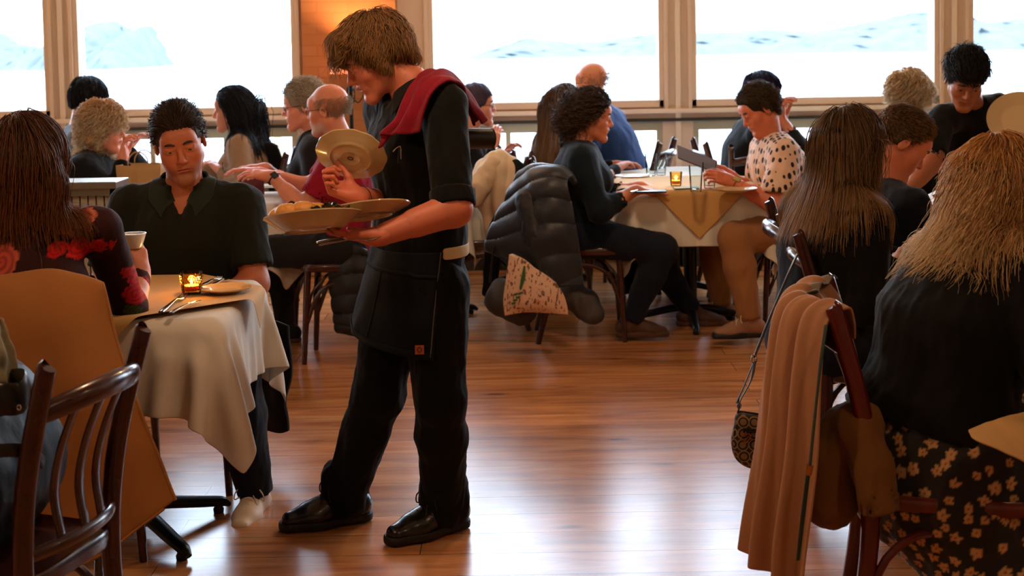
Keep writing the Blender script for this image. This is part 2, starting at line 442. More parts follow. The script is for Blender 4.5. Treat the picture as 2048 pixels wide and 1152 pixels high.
def floor_mat():
    m = bpy.data.materials.new('oak planks'); m.use_nodes = True; t = m.node_tree; N = t.nodes; L = t.links; b = N['Principled BSDF']
    co = N.new('ShaderNodeTexCoord').outputs['Object']
    br = N.new('ShaderNodeTexBrick'); br.inputs['Scale'].default_value = 1.0
    br.inputs['Brick Width'].default_value = 2.1; br.inputs['Row Height'].default_value = 0.178
    br.inputs['Mortar Size'].default_value = 0.0016; br.inputs['Mortar Smooth'].default_value = 0.2
    br.offset = 0.37; br.inputs['Bias'].default_value = 0.0
    br.inputs['Color1'].default_value = (0.0, 0, 0, 1); br.inputs['Color2'].default_value = (1, 1, 1, 1); br.inputs['Mortar'].default_value = (0.5, 0.5, 0.5, 1)
    L.new(co, br.inputs[0])
    mp = N.new('ShaderNodeMapping'); mp.inputs['Scale'].default_value = (1.1, 9.0, 1); L.new(co, mp.inputs[0])
    n1 = N.new('ShaderNodeTexNoise'); n1.inputs['Scale'].default_value = 1.4; n1.inputs['Detail'].default_value = 8; n1.inputs['Roughness'].default_value = 0.62; n1.inputs['Distortion'].default_value = 0.6; L.new(mp.outputs[0], n1.inputs[0])
    r1 = N.new('ShaderNodeValToRGB'); r1.color_ramp.elements[0].color = srgb(140, 84, 46); r1.color_ramp.elements[0].position = 0.28
    r1.color_ramp.elements[1].color = srgb(214, 152, 96); r1.color_ramp.elements[1].position = 0.72
    x = r1.color_ramp.elements.new(0.5); x.color = srgb(188, 122, 72)
    L.new(n1.outputs[0], r1.inputs[0])
    mr = N.new('ShaderNodeMapRange'); mr.inputs[3].default_value = 0.80; mr.inputs[4].default_value = 1.14; L.new(br.outputs[0], mr.inputs[0])
    mx = N.new('ShaderNodeMix'); mx.data_type = 'RGBA'; mx.blend_type = 'MULTIPLY'; mx.inputs[0].default_value = 1; L.new(r1.outputs[0], mx.inputs[6]); L.new(mr.outputs[0], mx.inputs[7])
    # knots
    mp2 = N.new('ShaderNodeMapping'); mp2.inputs['Scale'].default_value = (1.3, 4.2, 1); L.new(co, mp2.inputs[0])
    vo = N.new('ShaderNodeTexVoronoi'); vo.inputs['Scale'].default_value = 1.25; vo.inputs['Randomness'].default_value = 1.0; L.new(mp2.outputs[0], vo.inputs[0])
    kr = N.new('ShaderNodeValToRGB'); kr.color_ramp.elements[0].position = 0.035; kr.color_ramp.elements[0].color = (0.16, 0.09, 0.06, 1); kr.color_ramp.elements[1].position = 0.13; kr.color_ramp.elements[1].color = (1, 1, 1, 1)
    L.new(vo.outputs['Distance'], kr.inputs[0])
    mx2 = N.new('ShaderNodeMix'); mx2.data_type = 'RGBA'; mx2.blend_type = 'MULTIPLY'; mx2.inputs[0].default_value = 0.85; L.new(mx.outputs[2], mx2.inputs[6]); L.new(kr.outputs[0], mx2.inputs[7])
    # seams
    mx3 = N.new('ShaderNodeMix'); mx3.data_type = 'RGBA'; L.new(br.outputs['Fac'], mx3.inputs[0]); L.new(mx2.outputs[2], mx3.inputs[6]); mx3.inputs[7].default_value = (0.05, 0.025, 0.015, 1)
    L.new(mx3.outputs[2], b.inputs['Base Color'])
    # wear in the varnish
    n2 = N.new('ShaderNodeTexNoise'); n2.inputs['Scale'].default_value = 5; n2.inputs['Detail'].default_value = 6; L.new(co, n2.inputs[0])
    rr = N.new('ShaderNodeMapRange'); rr.inputs[3].default_value = 0.19; rr.inputs[4].default_value = 0.29; L.new(n2.outputs[0], rr.inputs[0]); L.new(rr.outputs[0], b.inputs['Roughness'])
    b.inputs['Specular IOR Level'].default_value = 0.62
    ad = N.new('ShaderNodeMath'); ad.operation = 'MULTIPLY_ADD'; L.new(n1.outputs[0], ad.inputs[0]); ad.inputs[1].default_value = 0.5; 
    iv = N.new('ShaderNodeMath'); iv.operation = 'SUBTRACT'; iv.inputs[0].default_value = 1.0; L.new(br.outputs['Fac'], iv.inputs[1]); L.new(iv.outputs[0], ad.inputs[2])
    bp = N.new('ShaderNodeBump'); bp.inputs['Strength'].default_value = 0.13; bp.inputs['Distance'].default_value = 0.002; L.new(ad.outputs[0], bp.inputs['Height']); L.new(bp.outputs[0], b.inputs['Normal'])
    return m

def brick_mat():
    m = bpy.data.materials.new('painted brick'); m.use_nodes = True; t = m.node_tree; N = t.nodes; L = t.links; b = N['Principled BSDF']
    co = N.new('ShaderNodeTexCoord').outputs['Object']; mp = N.new('ShaderNodeMapping'); mp.inputs['Rotation'].default_value = (math.radians(90), 0, 0); L.new(co, mp.inputs[0])
    br = N.new('ShaderNodeTexBrick'); br.inputs['Scale'].default_value = 1.0; br.inputs['Brick Width'].default_value = 0.21; br.inputs['Row Height'].default_value = 0.072; br.inputs['Mortar Size'].default_value = 0.006
    br.inputs['Color1'].default_value = srgb(196, 128, 78); br.inputs['Color2'].default_value = srgb(186, 116, 66); br.inputs['Mortar'].default_value = srgb(180, 114, 66); L.new(mp.outputs[0], br.inputs[0])
    L.new(br.outputs[0], b.inputs['Base Color']); b.inputs['Roughness'].default_value = 0.85
    bp = N.new('ShaderNodeBump'); bp.inputs['Strength'].default_value = 0.4; bp.invert = True; bp.inputs['Distance'].default_value = 0.004; L.new(br.outputs['Fac'], bp.inputs['Height']); L.new(bp.outputs[0], b.inputs['Normal'])
    return m

# ------------------------------------------------------------------ shell
XL, XR, YB, YF, ZC = -7.2, 6.6, -3.2, WALL_Y, 2.95
def slab(name, c, size, m, kind='structure'):
    o = MB().box((0, 0, 0), size).build(name, m, smooth=False); o.location = c; tag(o, kind=kind); return o
fl = slab('floor', ((XL + XR) / 2, (YB + YF) / 2 + 0.1, -0.05), (XR - XL + 0.6, YF - YB + 0.6, 0.1), floor_mat())
slab('ceiling', ((XL + XR) / 2, (YB + YF) / 2, ZC + 0.05), (XR - XL + 0.6, YF - YB + 0.4, 0.1), M_ceil)
slab('wall_left', (XL - 0.06, (YB + YF) / 2, ZC / 2), (0.12, YF - YB, ZC), M_wall)
slab('wall_right', (XR + 0.06, (YB + YF) / 2, ZC / 2), (0.12, YF - YB, ZC), M_wall)
slab('wall_rear', ((XL + XR) / 2, YB - 0.06, ZC / 2), (XR - XL, 0.12, ZC), M_wall)
def wx(px): return W(px, 150, WALL_Y)[0]
SILL, LOWT, LOWB, HEAD = 1.14, 0.93, 0.67, 2.72
# (left, right) of the glass, taken off the photograph at sill height
panes = [(-7.0, wx(90)), (wx(160), wx(584)), (wx(868), wx(1317)), (wx(1393), wx(1867)), (wx(1946), 5.9)]
T = 0.14
wf = MB()      # window wall: everything that is not an opening
wf.box(((XL + XR) / 2, YF + T / 2, (LOWB - 0.06) / 2), (XR - XL, T, LOWB - 0.06))
wf.box(((XL + XR) / 2, YF + T / 2, (SILL - .05 + LOWT + .06) / 2), (XR - XL, T - .02, SILL - LOWT - .11))
wf.box(((XL + XR) / 2, YF + T / 2, (HEAD + .05 + ZC) / 2), (XR - XL, T, ZC - HEAD - .05))
edges = [XL] + [v for p in panes for v in p] + [XR]
gaps = [(edges[i], edges[i + 1]) for i in range(0, len(edges), 2)]
for a, b in gaps:
    if b - a > 0.02: wf.box(((a + b) / 2, YF + T / 2 + 0.003, ZC / 2), (b - a - 0.05, T, ZC - 0.01))
tag(wf.build('wall_back', M_cream, smooth=False), kind='structure')
slab('baseboard_back', ((XL + XR) / 2, YF - 0.012, 0.075), (XR - XL, 0.024, 0.15), M_base)
slab('trim_1', ((XL + XR) / 2, YF - 0.02, SILL - 0.075), (XR - XL - .02, 0.05, 0.03), M_casing)
slab('trim_2', ((XL + XR) / 2, YF - 0.018, LOWT + 0.075), (XR - XL - .02, 0.03, 0.02), mat('painted gap shade', (40, 40, 34), rough=0.7))  # solid dark strip; its colour stands in for the shade in a gap
M_pane = pane_mat('window glass', (0.97, 0.98, 0.98))
for i, (a, b) in enumerate(panes):
    w = tag(thing('window_%d' % (i + 1), None, None, ((a + b) / 2, YF, SILL)), kind='structure')
    # upper light
    f = MB(); cx = (a + b) / 2
    for (x0, x1, z0, z1) in ((a - .035, a, SILL - .05, HEAD + .05), (b, b + .035, SILL - .05, HEAD + .05), (a - .035, b + .035, SILL - .05, SILL), (a - .035, b + .035, HEAD, HEAD + .05)):
        f.box(((x0 + x1) / 2, YF + 0.06, (z0 + z1) / 2), (x1 - x0, 0.15, z1 - z0), bev=0.004)
    for (x0, x1, z0, z1) in ((a - .062, a - .035, SILL - .075, HEAD + .07), (b + .035, b + .062, SILL - .075, HEAD + .07), (a - .06, b + .06, HEAD + .05, HEAD + .075)):
        f.box(((x0 + x1) / 2, YF + 0.03, (z0 + z1) / 2), (x1 - x0, 0.13, z1 - z0), bev=0.004)
    f.build('window_frame', M_cream, w, smooth=False)
    MB().box((cx, YF + 0.09, (SILL + HEAD) / 2), (b - a, 0.006, HEAD - SILL)).build('window_pane', M_pane, w, smooth=False)
    f2 = MB(); n = 3
    lw = (b - a + 0.07) / n
    la = a - .035
    for (x0, x1, z0, z1) in ((la, b + .035, LOWT, LOWT + .06), (la, b + .035, LOWB - .06, LOWB), (la, la + .05, LOWB, LOWT), (b - .015, b + .035, LOWB, LOWT)):
        f2.box(((x0 + x1) / 2, YF + 0.07, (z0 + z1) / 2), (x1 - x0, 0.12, z1 - z0), bev=0.003)
    for k in range(1, n): f2.box((la + lw * k, YF + 0.08, (LOWB + LOWT) / 2), (0.035, 0.09, LOWT - LOWB), bev=0.003)
    f2.build('lower_sash', mat('grey-green sash paint', (176, 168, 140), rough=0.5), w, smooth=False)
    MB().box((cx, YF + 0.09, (LOWB + LOWT) / 2), (b - a, 0.006, LOWT - LOWB)).build('lower_pane', M_pane, w, smooth=False)
# post casings (the narrow raised strips on the posts between the windows)
k = 3
for a, b in gaps[1:-1]:
    if b - a < 0.5:
        slab('trim_%d' % k, ((a + b) / 2, YF - 0.012, ZC / 2), (0.035, 0.024, ZC - .02), M_casing); k += 1
# brick pier between the second and third window
pa, pb = wx(612), wx(797)
slab('wall_pier', ((pa + pb) / 2, YF - 0.07, ZC / 2), (pb - pa, 0.16, ZC - 0.01), brick_mat())

# ------------------------------------------------------------------ outside
def hill(name, label, Y, x0, x1, base, top, seed, m, cat='hillside'):
    r = np.random.RandomState(seed); n = 90; xs = np.linspace(x0, x1, n); rows = []
    prof = np.zeros(n)
    for q in range(1, 8): prof += np.sin(xs / (x1 - x0) * 6.28 * q * 1.1 + r.rand() * 6.28) / q ** 1.1
    prof = (prof - prof.min()) / (prof.max() - prof.min()); env = np.clip(np.minimum(np.arange(n), n - 1 - np.arange(n)) / 8, 0, 1)
    for j, f in enumerate(np.linspace(0, 1, 14)):
        z = base + (top - base) * (0.35 + 0.65 * prof) * env * math.sin(f * 1.5708) ** .8
        rows.append(np.stack([xs, np.full(n, Y) + 420 * f + 12 * r.randn(n) * (f > 0), z + (4 * r.rand(n) - 2) * (f > 0)], axis=-1))
    X = np.array(rows); o = sheet(name, X, m, thick=0, sub=0); return tag(o, label, cat)
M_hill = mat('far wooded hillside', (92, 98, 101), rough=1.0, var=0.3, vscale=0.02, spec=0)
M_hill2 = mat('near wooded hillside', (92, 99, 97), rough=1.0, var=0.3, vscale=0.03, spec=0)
WZ = -28.0
hill('hillside', 'pale hazy wooded shore across the water, beyond the middle and right windows', 2900, -100, 1400, WZ, 62, 3, M_hill)
hill('hillside', 'hazy green headland across the water, beyond the far left window', 2300, -1100, -640, WZ, 60, 8, M_hill2)
o = MB().box((0, 0, 0), (6000, 5000, 1)).build('water', mat('bay water', (150, 165, 175), rough=0.55, spec=0.9, bump=0.3, bscale=0.2), smooth=False)
o.location = (0, 2560, WZ - .5); tag(o, 'bright water of the bay beyond the windows', 'water', kind='stuff')
o = MB().tube([(0, 0, -16), (0, 0, 2.0)], 0.075, 10).build('pole', mat('weathered timber', (120, 100, 78), rough=0.8))
p_ = W(549, 38, 24.0); o.location = (p_[0], 24.0, p_[2] - 2.0); tag(o, 'slim weathered wooden pole standing outside the second window from left', 'pole')
# low slanted roof of the building below, seen at the foot of the left windows
M_roof = mat('pale ribbed roof', (226, 226, 222), rough=0.6)
rf = MB()
for i in range(26): rf.box((-9.5 + 0.5 * i, 30, -2.1 - .02 * (i % 2)), (0.46, 20, 0.06))
tag(rf.build('roof', M_roof, smooth=False), 'pale ribbed flat roof below the left windows outside', 'roof')

# ------------------------------------------------------------------ lamps of the room (above the frame)
M_shade_p = mat('amber glass shade', (235, 160, 80), rough=0.4, trans=0.5)
def pendant(x, y, power, col=(1.0, 0.70, 0.44), z=2.35):
    t = thing('pendant_lamp', 'amber glass pendant lamp hanging from the ceiling on a thin rod', 'lamp', (0, 0, 0), 'pendant lamps over the dining room')
    MB().tube([(0, 0, 0.16), (0, 0, ZC - z)], 0.006, 8).build('rod', M_blackm, t)
    MB().lathe([(0.02, 0.16), (0.05, 0.15), (0.12, 0.06), (0.15, 0.0), (0.146, 0.0), (0.115, 0.058), (0.048, 0.143)], n=28).build('shade', M_shade_p, t)
    t.location = (x, y, z)
    d = bpy.data.lights.new('pendant_bulb', 'POINT'); d.energy = power; d.color = col; d.shadow_soft_size = 0.09
    o = bpy.data.objects.new('pendant_bulb', d); COL.objects.link(o); o.location = (0, 0, -0.03); o.parent = t
for (x, y, p) in PENDANTS: pendant(x, y, p)
# ------------------------------------------------------------------ people
def skin_mat(name, c):
    return mat(name, c, rough=0.5, spec=0.4, attr=True, bump=0.06, bscale=400, sss=0.12, var=0.05, vscale=25)
def frame_of(fwd, up=(0, 0, 1)):
    """columns: left, forward, up"""
    f = nrm(fwd); u = np.asarray(up, float); u = nrm(u - f * (u @ f)); l = np.cross(u, f)
    return np.stack([l, f, u], axis=1)
def head_prims(jaw=1.0, nose=1.0, eye_open=1.0, fat=1.0, brow=1.0, lid=0.0):
    P = [el((0, -.014, .045), (.074 * fat, .095, .084), k=.02),
         rc((0, .03, -.012), (0, .046, -.05), .055 * fat, .048 * fat, k=.03, side=(1, 0, 0), w=1.06),
         rc((.040 * jaw, -.004, -.052), (0.012 * jaw, .066, -.098), .024, .019, k=.03),
         rc((-.040 * jaw, -.004, -.052), (-0.012 * jaw, .066, -.098), .024, .019, k=.03),
         rc((-.009 * jaw, .076, -.100), (.009 * jaw, .076, -.100), .014 * jaw, k=.025),
         el((.037, .056, -.022), (.026, .026, .024), k=.03), el((-.037, .056, -.022), (.026, .026, .024), k=.03),
         rc((-.036, .066, .030), (.036, .066, .030), .017 * brow, k=.025),
         rc((-.02, .070, .05), (.02, .070, .05), .022, k=.03),
         el((.034, .103, .009), (.019, .022, .013), k=.014, op='-'), el((-.034, .103, .009), (.019, .022, .013), k=.014, op='-'),
         rc((0, .083, .018), (0, .106, -.022), .0075 * nose, .0105 * nose, k=.012),
         el((0, .104 + .004 * (nose - 1), -.026), (.0105 * nose, .0105 * nose, .0085), k=.006),
         el((.0115, .095, -.030), (.007, .009, .006), k=.007), el((-.0115, .095, -.030), (.007, .009, .006), k=.007),
         el((.006, .101, -.036), (.0035, .006, .003), k=.003, op='-'), el((-.006, .101, -.036), (.0035, .006, .003), k=.003, op='-'),
         rc((-.020, .079, -.058), (.020, .079, -.058), .0125, k=.018), rc((0, .084, -.045), (0, .087, -.050), .006, k=.012),
         rc((-.021, .0865, -.0545), (0, .0955, -.0515), .0036, .0054, k=.005), rc((.021, .0865, -.0545), (0, .0955, -.0515), .0036, .0054, k=.005),
         rc((-.016, .0880, -.0640), (.016, .0880, -.0640), .0058, k=.006), el((0, .0915, -.0640), (.013, .006, .0055), k=.005),
         rc((-.026, .0895, -.0590), (0, .0985, -.0580), .0022, .0026, k=.003, op='-'), rc((.026, .0895, -.0590), (0, .0985, -.0580), .0022, .0026, k=.003, op='-'),
         rc((-.010, .098, -.077), (.010, .098, -.077), .007, k=.012, op='-')]
    for s in (1, -1):
        P += [el((s * .032, .0775, .009), (.0175, .0160, .0150), k=.006), rc((s * .017, .0885, .0170), (s * .046, .084, .0165), .0040, k=.004)]
        if eye_open > 0.05:
            P += [el((s * .0325, .0945, .0080 - .003 * lid), (.0138, .011, .0054 * eye_open), k=.0015, op='-')]
        P += [el((s * .077, -.008, -.004), (.0065, .018, .030), R=_rx(-.25) @ _rz(s * -.35), k=.006),
              el((s * .083, -.004, .004), (.004, .009, .014), R=_rx(-.25) @ _rz(s * -.35), k=.004, op='-')]
    return P
def _rx(a): c, s = math.cos(a), math.sin(a); return np.array([[1, 0, 0], [0, c, -s], [0, s, c]])
def _ry(a): c, s = math.cos(a), math.sin(a); return np.array([[c, 0, s], [0, 1, 0], [-s, 0, c]])
def _rz(a): c, s = math.cos(a), math.sin(a); return np.array([[c, -s, 0], [s, c, 0], [0, 0, 1]])

def hand_prims(curl=(.35, .4, .45, .5), thumb=.5, spread=.06, side=1, s=1.0, thumb_in=.35):
    """wrist at 0, fingers along +Y, back of hand +Z, thumb towards +X*side"""
    P = []
    base = [(.026, .088), (.009, .093), (-.009, .089), (-.025, .080)]
    lens = [(.042, .025, .020), (.046, .029, .021), (.042, .027, .020), (.033, .020, .018)]
    rad = [.0092, .0094, .0088, .0078]
    P.append(rc((0, -.02, 0), (0, .03, 0), .0225, .022, k=.02, side=(1, 0, 0), w=1.22))
    for i, (bx, by) in enumerate(base):
        P.append(rc((bx * .55 * side, .012, 0), (bx * side, by - .004, .001), .0125, .0108, k=.014))
    P.append(rc((.014 * side, .02, -.006), (.021 * side, .055, -.004), .015, .012, k=.015))
    P.append(rc((-.017 * side, .02, -.005), (-.02 * side, .06, -.004), .013, .011, k=.015))
    for i, (bx, by) in enumerate(base):
        p = np.array([bx * side, by, 0.0]); a = curl[i] if np.ndim(curl) else curl; ang = a * .75; sp = (1.5 - i) * spread * side
        for j, L in enumerate(lens[i]):
            d = np.array([math.sin(sp), math.cos(sp) * math.cos(ang), -math.sin(ang)]); q = p + d * L
            r = rad[i] * (1 - .10 * j); P.append(rc(p, q, r, r * .92, k=.004)); p = q; ang += a * (1.15 if j == 0 else .8)
    # thumb
    t0 = np.array([.020 * side, .015, -.006]); t1 = np.array([.041 * side, .045, -.012 - .018 * thumb_in]);
    d = nrm(np.array([(.62 - thumb) * side, .75, -.25 * thumb_in - .1])); t2 = t1 + d * .034; d2 = nrm(d + np.array([-.45 * thumb * side, .1, -.25 * thumb])); t3 = t2 + d2 * .026
    P += [rc(t0, t1, .015, .0125, k=.014), rc(t1, t2, .0108, .0098, k=.006), rc(t2, t3, .0098, .0078, k=.004)]
    return [dict(q) for q in P] if s == 1 else xf(P, np.eye(3), np.zeros(3), s)

def ik(S_, T_, l1, l2, pole):
    d = T_ - S_; L = np.linalg.norm(d)
    if L > (l1 + l2) * .995: T_ = S_ + d / L * (l1 + l2) * .995; d = T_ - S_; L = np.linalg.norm(d)
    u = d / L; a = (l1 * l1 - l2 * l2 + L * L) / (2 * L); h = math.sqrt(max(l1 * l1 - a * a, 1e-6))
    p = np.asarray(pole, float); p = nrm(p - u * (p @ u)); return S_ + u * a + p * h, T_

def seated(x, y, yaw, s=1.0, lean=0.08, seat=.46, handL=None, handR=None, poleL=None, poleR=None, look=None, head_fwd=0.05, shy=0.0, tilt=0.0, feetL=None, feetR=None, knee=.43, twist=0.0, headup=(0, 0, 1), headT=None, shw=.178):
    a = math.radians(yaw); f = np.array([math.cos(a), math.sin(a), 0]); l = np.array([-f[1], f[0], 0]); u = np.array([0, 0, 1.0])
    B = np.array([x, y, 0.0]); at = math.radians(twist); ft = f * math.cos(at) + l * math.sin(at); lt = -f * math.sin(at) + l * math.cos(at)
    J = {}
    J['pelvis'] = B + u * (seat + .095)
    sp = nrm(u + f * lean + l * tilt)
    J['waist'] = J['pelvis'] + nrm(u + f * lean * .5 + l * tilt * .5) * .18 * s
    J['chest'] = J['waist'] + sp * .17 * s
    J['neck'] = J['chest'] + nrm(sp + f * lean * .4) * .20 * s
    sh = J['chest'] + sp * .125 * s
    if headT is not None:
        dl = np.asarray(headT) - (J['neck'] + u * .150 * s + f * (head_fwd + lean * .1))
        for kk, c in (('waist', .30), ('chest', .66), ('neck', .97)): J[kk] = J[kk] + dl * c
        sh = sh + dl * .86
    J['shL'] = sh + lt * shw * s; J['shR'] = sh - lt * shw * s
    J['f'] = ft; J['l'] = lt; J['fp'] = f; J['lp'] = l
    J['head'] = J['neck'] + u * .150 * s + f * (head_fwd + lean * .1)
    J['look'] = nrm(look) if look is not None else f; J['headup'] = np.array(headup, float)
    ua, fa = .285 * s, .255 * s
    for sd, sg, H, pl in (('L', 1, handL, poleL), ('R', -1, handR, poleR)):
        S0 = J['sh' + sd]
        if H is None: H = B + f * .36 + l * sg * .12 + u * .78
        J['el' + sd], J['wr' + sd] = ik(S0, np.asarray(H, float), ua, fa, pl if pl is not None else (l * sg * .6 - u * 1.0 - f * .3))
        J['hip' + sd] = J['pelvis'] + l * sg * .09 * s - u * .01
        ft_ = feetL if sd == 'L' else feetR
        if ft_ is None: ft_ = B + f * (.44) + l * sg * .12 + u * .085
        ft_ = np.asarray(ft_, float)
        J['kn' + sd], J['an' + sd] = ik(J['hip' + sd], ft_, .43 * s, .42 * s, f * 1.0 + u * .9 + l * sg * .15)
        J['toe' + sd] = J['an' + sd] + f * .17 - u * (J['an' + sd][2] - .035)
    return J

SK = dict(fair=(214, 150, 118), tan=(186, 118, 84), warm=(200, 132, 100), pink=(222, 158, 130))
def torso_prims(J, g=0.0, fem=False, w=1.0, belly=0.0):
    l = J['l']; sw = np.linalg.norm(J['shL'] - J['shR'])
    p, wa, ch, n = J['pelvis'], J['waist'], J['chest'], J['neck']
    nl = n - nrm(n - ch) * .045
    P = [rc(p, wa, (.118 if fem else .112) * w + g, (.092 if fem else .106) * w + g + belly, k=.06, side=l, w=1.32),
         rc(wa, ch, (.092 if fem else .106) * w + g + belly, .116 * w + g, k=.06, side=l, w=1.30),
         rc(ch, n - (n - ch) * .38, .116 * w + g, .082 * w + g, k=.06, side=l, w=1.45),
         rc(J['shL'] * .9 + J['shR'] * .1, nl, .058 * w + g, .042 * w + g, k=.05), rc(J['shR'] * .9 + J['shL'] * .1, nl, .058 * w + g, .042 * w + g, k=.05)]
    if fem:
        for s in (1, -1): P.append(el(ch + J['f'] * (.085 * w) + l * s * .07 * w - np.array([0, 0, .01]), .062 * w + g * .6, k=.04))
    else: P.append(rc(ch + J['f'] * .045 + l * .07 + np.array([0, 0, .04]), ch + J['f'] * .045 - l * .07 + np.array([0, 0, .04]), .072 * w + g * .8, k=.05))
    return P
def arm_prims(J, sd, g=0.0, upto=2.0, w=1.0, k=.03, fine=False, flare=0.0):
    """upto: 1 = elbow, 2 = wrist"""
    S0, E, Wr = J['sh' + sd], J['el' + sd], J['wr' + sd]; P = []
    r0, r1, r2, r3 = .056 * w + g, .043 * w + g, .041 * w + g, .026 * w + g
    if upto >= 1:
        P.append(rc(S0, E, r0, r1, k=k))
        t = min(upto - 1, 1)
        if t > .02: e = E + (Wr - E) * t; P.append(rc(E, e, r1, r1 + (r3 - r1) * t + flare, k=k, fb=True))
        if g == 0 and upto >= 2: P.append(rc(E + (Wr - E) * .08, E + (Wr - E) * .5, .041 * w, .036 * w, k=.03))
    else:
        e = S0 + (E - S0) * upto; P.append(rc(S0, e, r0, r0 + (r1 - r0) * upto + flare, k=k, fb=True))
    return P
def cuff_cut(J, sd, upto, w, g):
    S0, E, Wr = J['sh' + sd], J['el' + sd], J['wr' + sd]
    if upto < 1: e = S0 + (E - S0) * upto; d = nrm(E - S0); r = .056 * w + (.043 - .056) * w * upto
    else: e = E + (Wr - E) * (upto - 1); d = nrm(Wr - E); r = .043 * w + (.026 - .043) * w * (upto - 1)
    return rc(e - d * .02, e + d * .03, r + g * .55, k=.004, op='-')
def leg_prims(J, sd, g=0.0, w=1.0, hem=None):
    H, K, A = J['hip' + sd], J['kn' + sd], J['an' + sd]; l = J['lp']
    hem = g * 1.3 if hem is None else hem
    return [rc(H, K, .088 * w + g, .060 * w + g, k=.04), rc(K, K + (A - K) * .35, .058 * w + g, .056 * w + g, k=.03),
            rc(K + (A - K) * .35, A, .056 * w + g, .036 * w + hem, k=.03, fb=True)]
def shoe(parent, A, toe, m_up, m_sole, kind='shoe', s=1.0, laces=None, name='shoe', pitch=None, bow=0.0):
    """A ankle joint, toe: tip of the foot (on the ground)"""
    f = toe - A; f2 = np.array([f[0], f[1], 0]) if pitch is None else np.asarray(pitch, float); f2 = nrm(f2)
    R = frame_of(f2); T = A - R @ np.array([0, 0, .085 * s])
    up = [rc((0, -.045, .05), (0, .0, .085), .034, .038, k=.03), rc((0, -.035, .045), (0, .10, .035), .036, .034, k=.03, side=(1, 0, 0), w=1.12),
          rc((0, .09, .032), (0, .165, .026), .034, .024, k=.03, side=(1, 0, 0), w=1.3), rc((0, .0, .095), (0, .06, .055), .03, .028, k=.03),
          rc((0, 0, .07), (0, -.005, .12), .041, .045, k=.02, fb=True), rc((0, 0, .08), (0, -.005, .16), .03, .033, k=.004, op='-')]
    sole = [rc((0, -.045, .012), (0, .09, .010), .038, .040, k=.02, side=(1, 0, 0), w=1.0), rc((0, .08, .010), (0, .168, .010), .040, .030, k=.03, side=(1, 0, 0), w=1.18)]
    U = xf(up, R, T, s)
    V, F = sdf_mesh(U, .005)
    Q = (V - T) @ R / s; zz = np.maximum(Q[:, 2], .016); Q[:, 2] = zz; V = T + (Q * s) @ R.T
    o = link_mesh(name, V, F, m_up, parent)
    Vs, Fs = sdf_mesh(sole, .0045); 
    Vs[:, 2] = np.clip(Vs[:, 2], 0.0, .022 if kind != 'boot' else .03)
    Vs[:, 0] *= 1.03; link_mesh('sole', T + (Vs * s) @ R.T, Fs, m_sole, o, smooth=False)
    if laces is not None:
        mb = MB()
        for i in range(5):
            y0 = .045 + .02 * i; z0 = .098 - .0105 * i - .004 * (i > 2)
            mb.tube([T + R @ (np.array(q) * s) for q in ((-.022, y0, z0 - .012), (-.008, y0 + .006, z0 - .002), (.008, y0 + .01, z0 - .001), (.022, y0 + .012, z0 - .012))], .0026, 6)
        mb.tube([T + R @ (np.array(q) * s) for q in ((0, .045, .1), (-.02, .05, .125), (-.045, .062, .105), (-.05, .06, .08), (-.03, .05, .088), (0, .045, .1))], .0022, 6)
        mb.tube([T + R @ (np.array(q) * s) for q in ((0, .045, .1), (.02, .05, .12), (.045, .06, .1), (.048, .055, .075), (.03, .05, .085), (0, .045, .1))], .0022, 6)
        mb.tube([T + R @ (np.array(q) * s) for q in ((0, .045, .1), (.02, .07, .09), (.036, .085, .06))], .0022, 6)
        mb.build('laces', laces, o)
    return o

def hand_frame(J, sd, dirn=None, back=None):
    Wr, E = J['wr' + sd], J['el' + sd]; y = nrm(dirn if dirn is not None else (Wr - E))
    z = np.asarray(back if back is not None else (0, 0, 1), float); z = nrm(z - y * (z @ y)); x = np.cross(y, z)
    return np.stack([x, y, z], axis=1)

def wrinkle(V, F, amp, scale=7.0, k=0, stretch=(1, 1, .45)):
    n = vnormals(V, F); P = V * np.array(stretch)
    d = amp * (folds(P, scale, k) - .55) + amp * .9 * np.maximum(folds(P, scale * 2.1, (k + 1) % 3), -.2) * .5 + amp * .2 * noise3(P, scale * 5, (k + 2) % 3)
    return V + n * d[:, None]

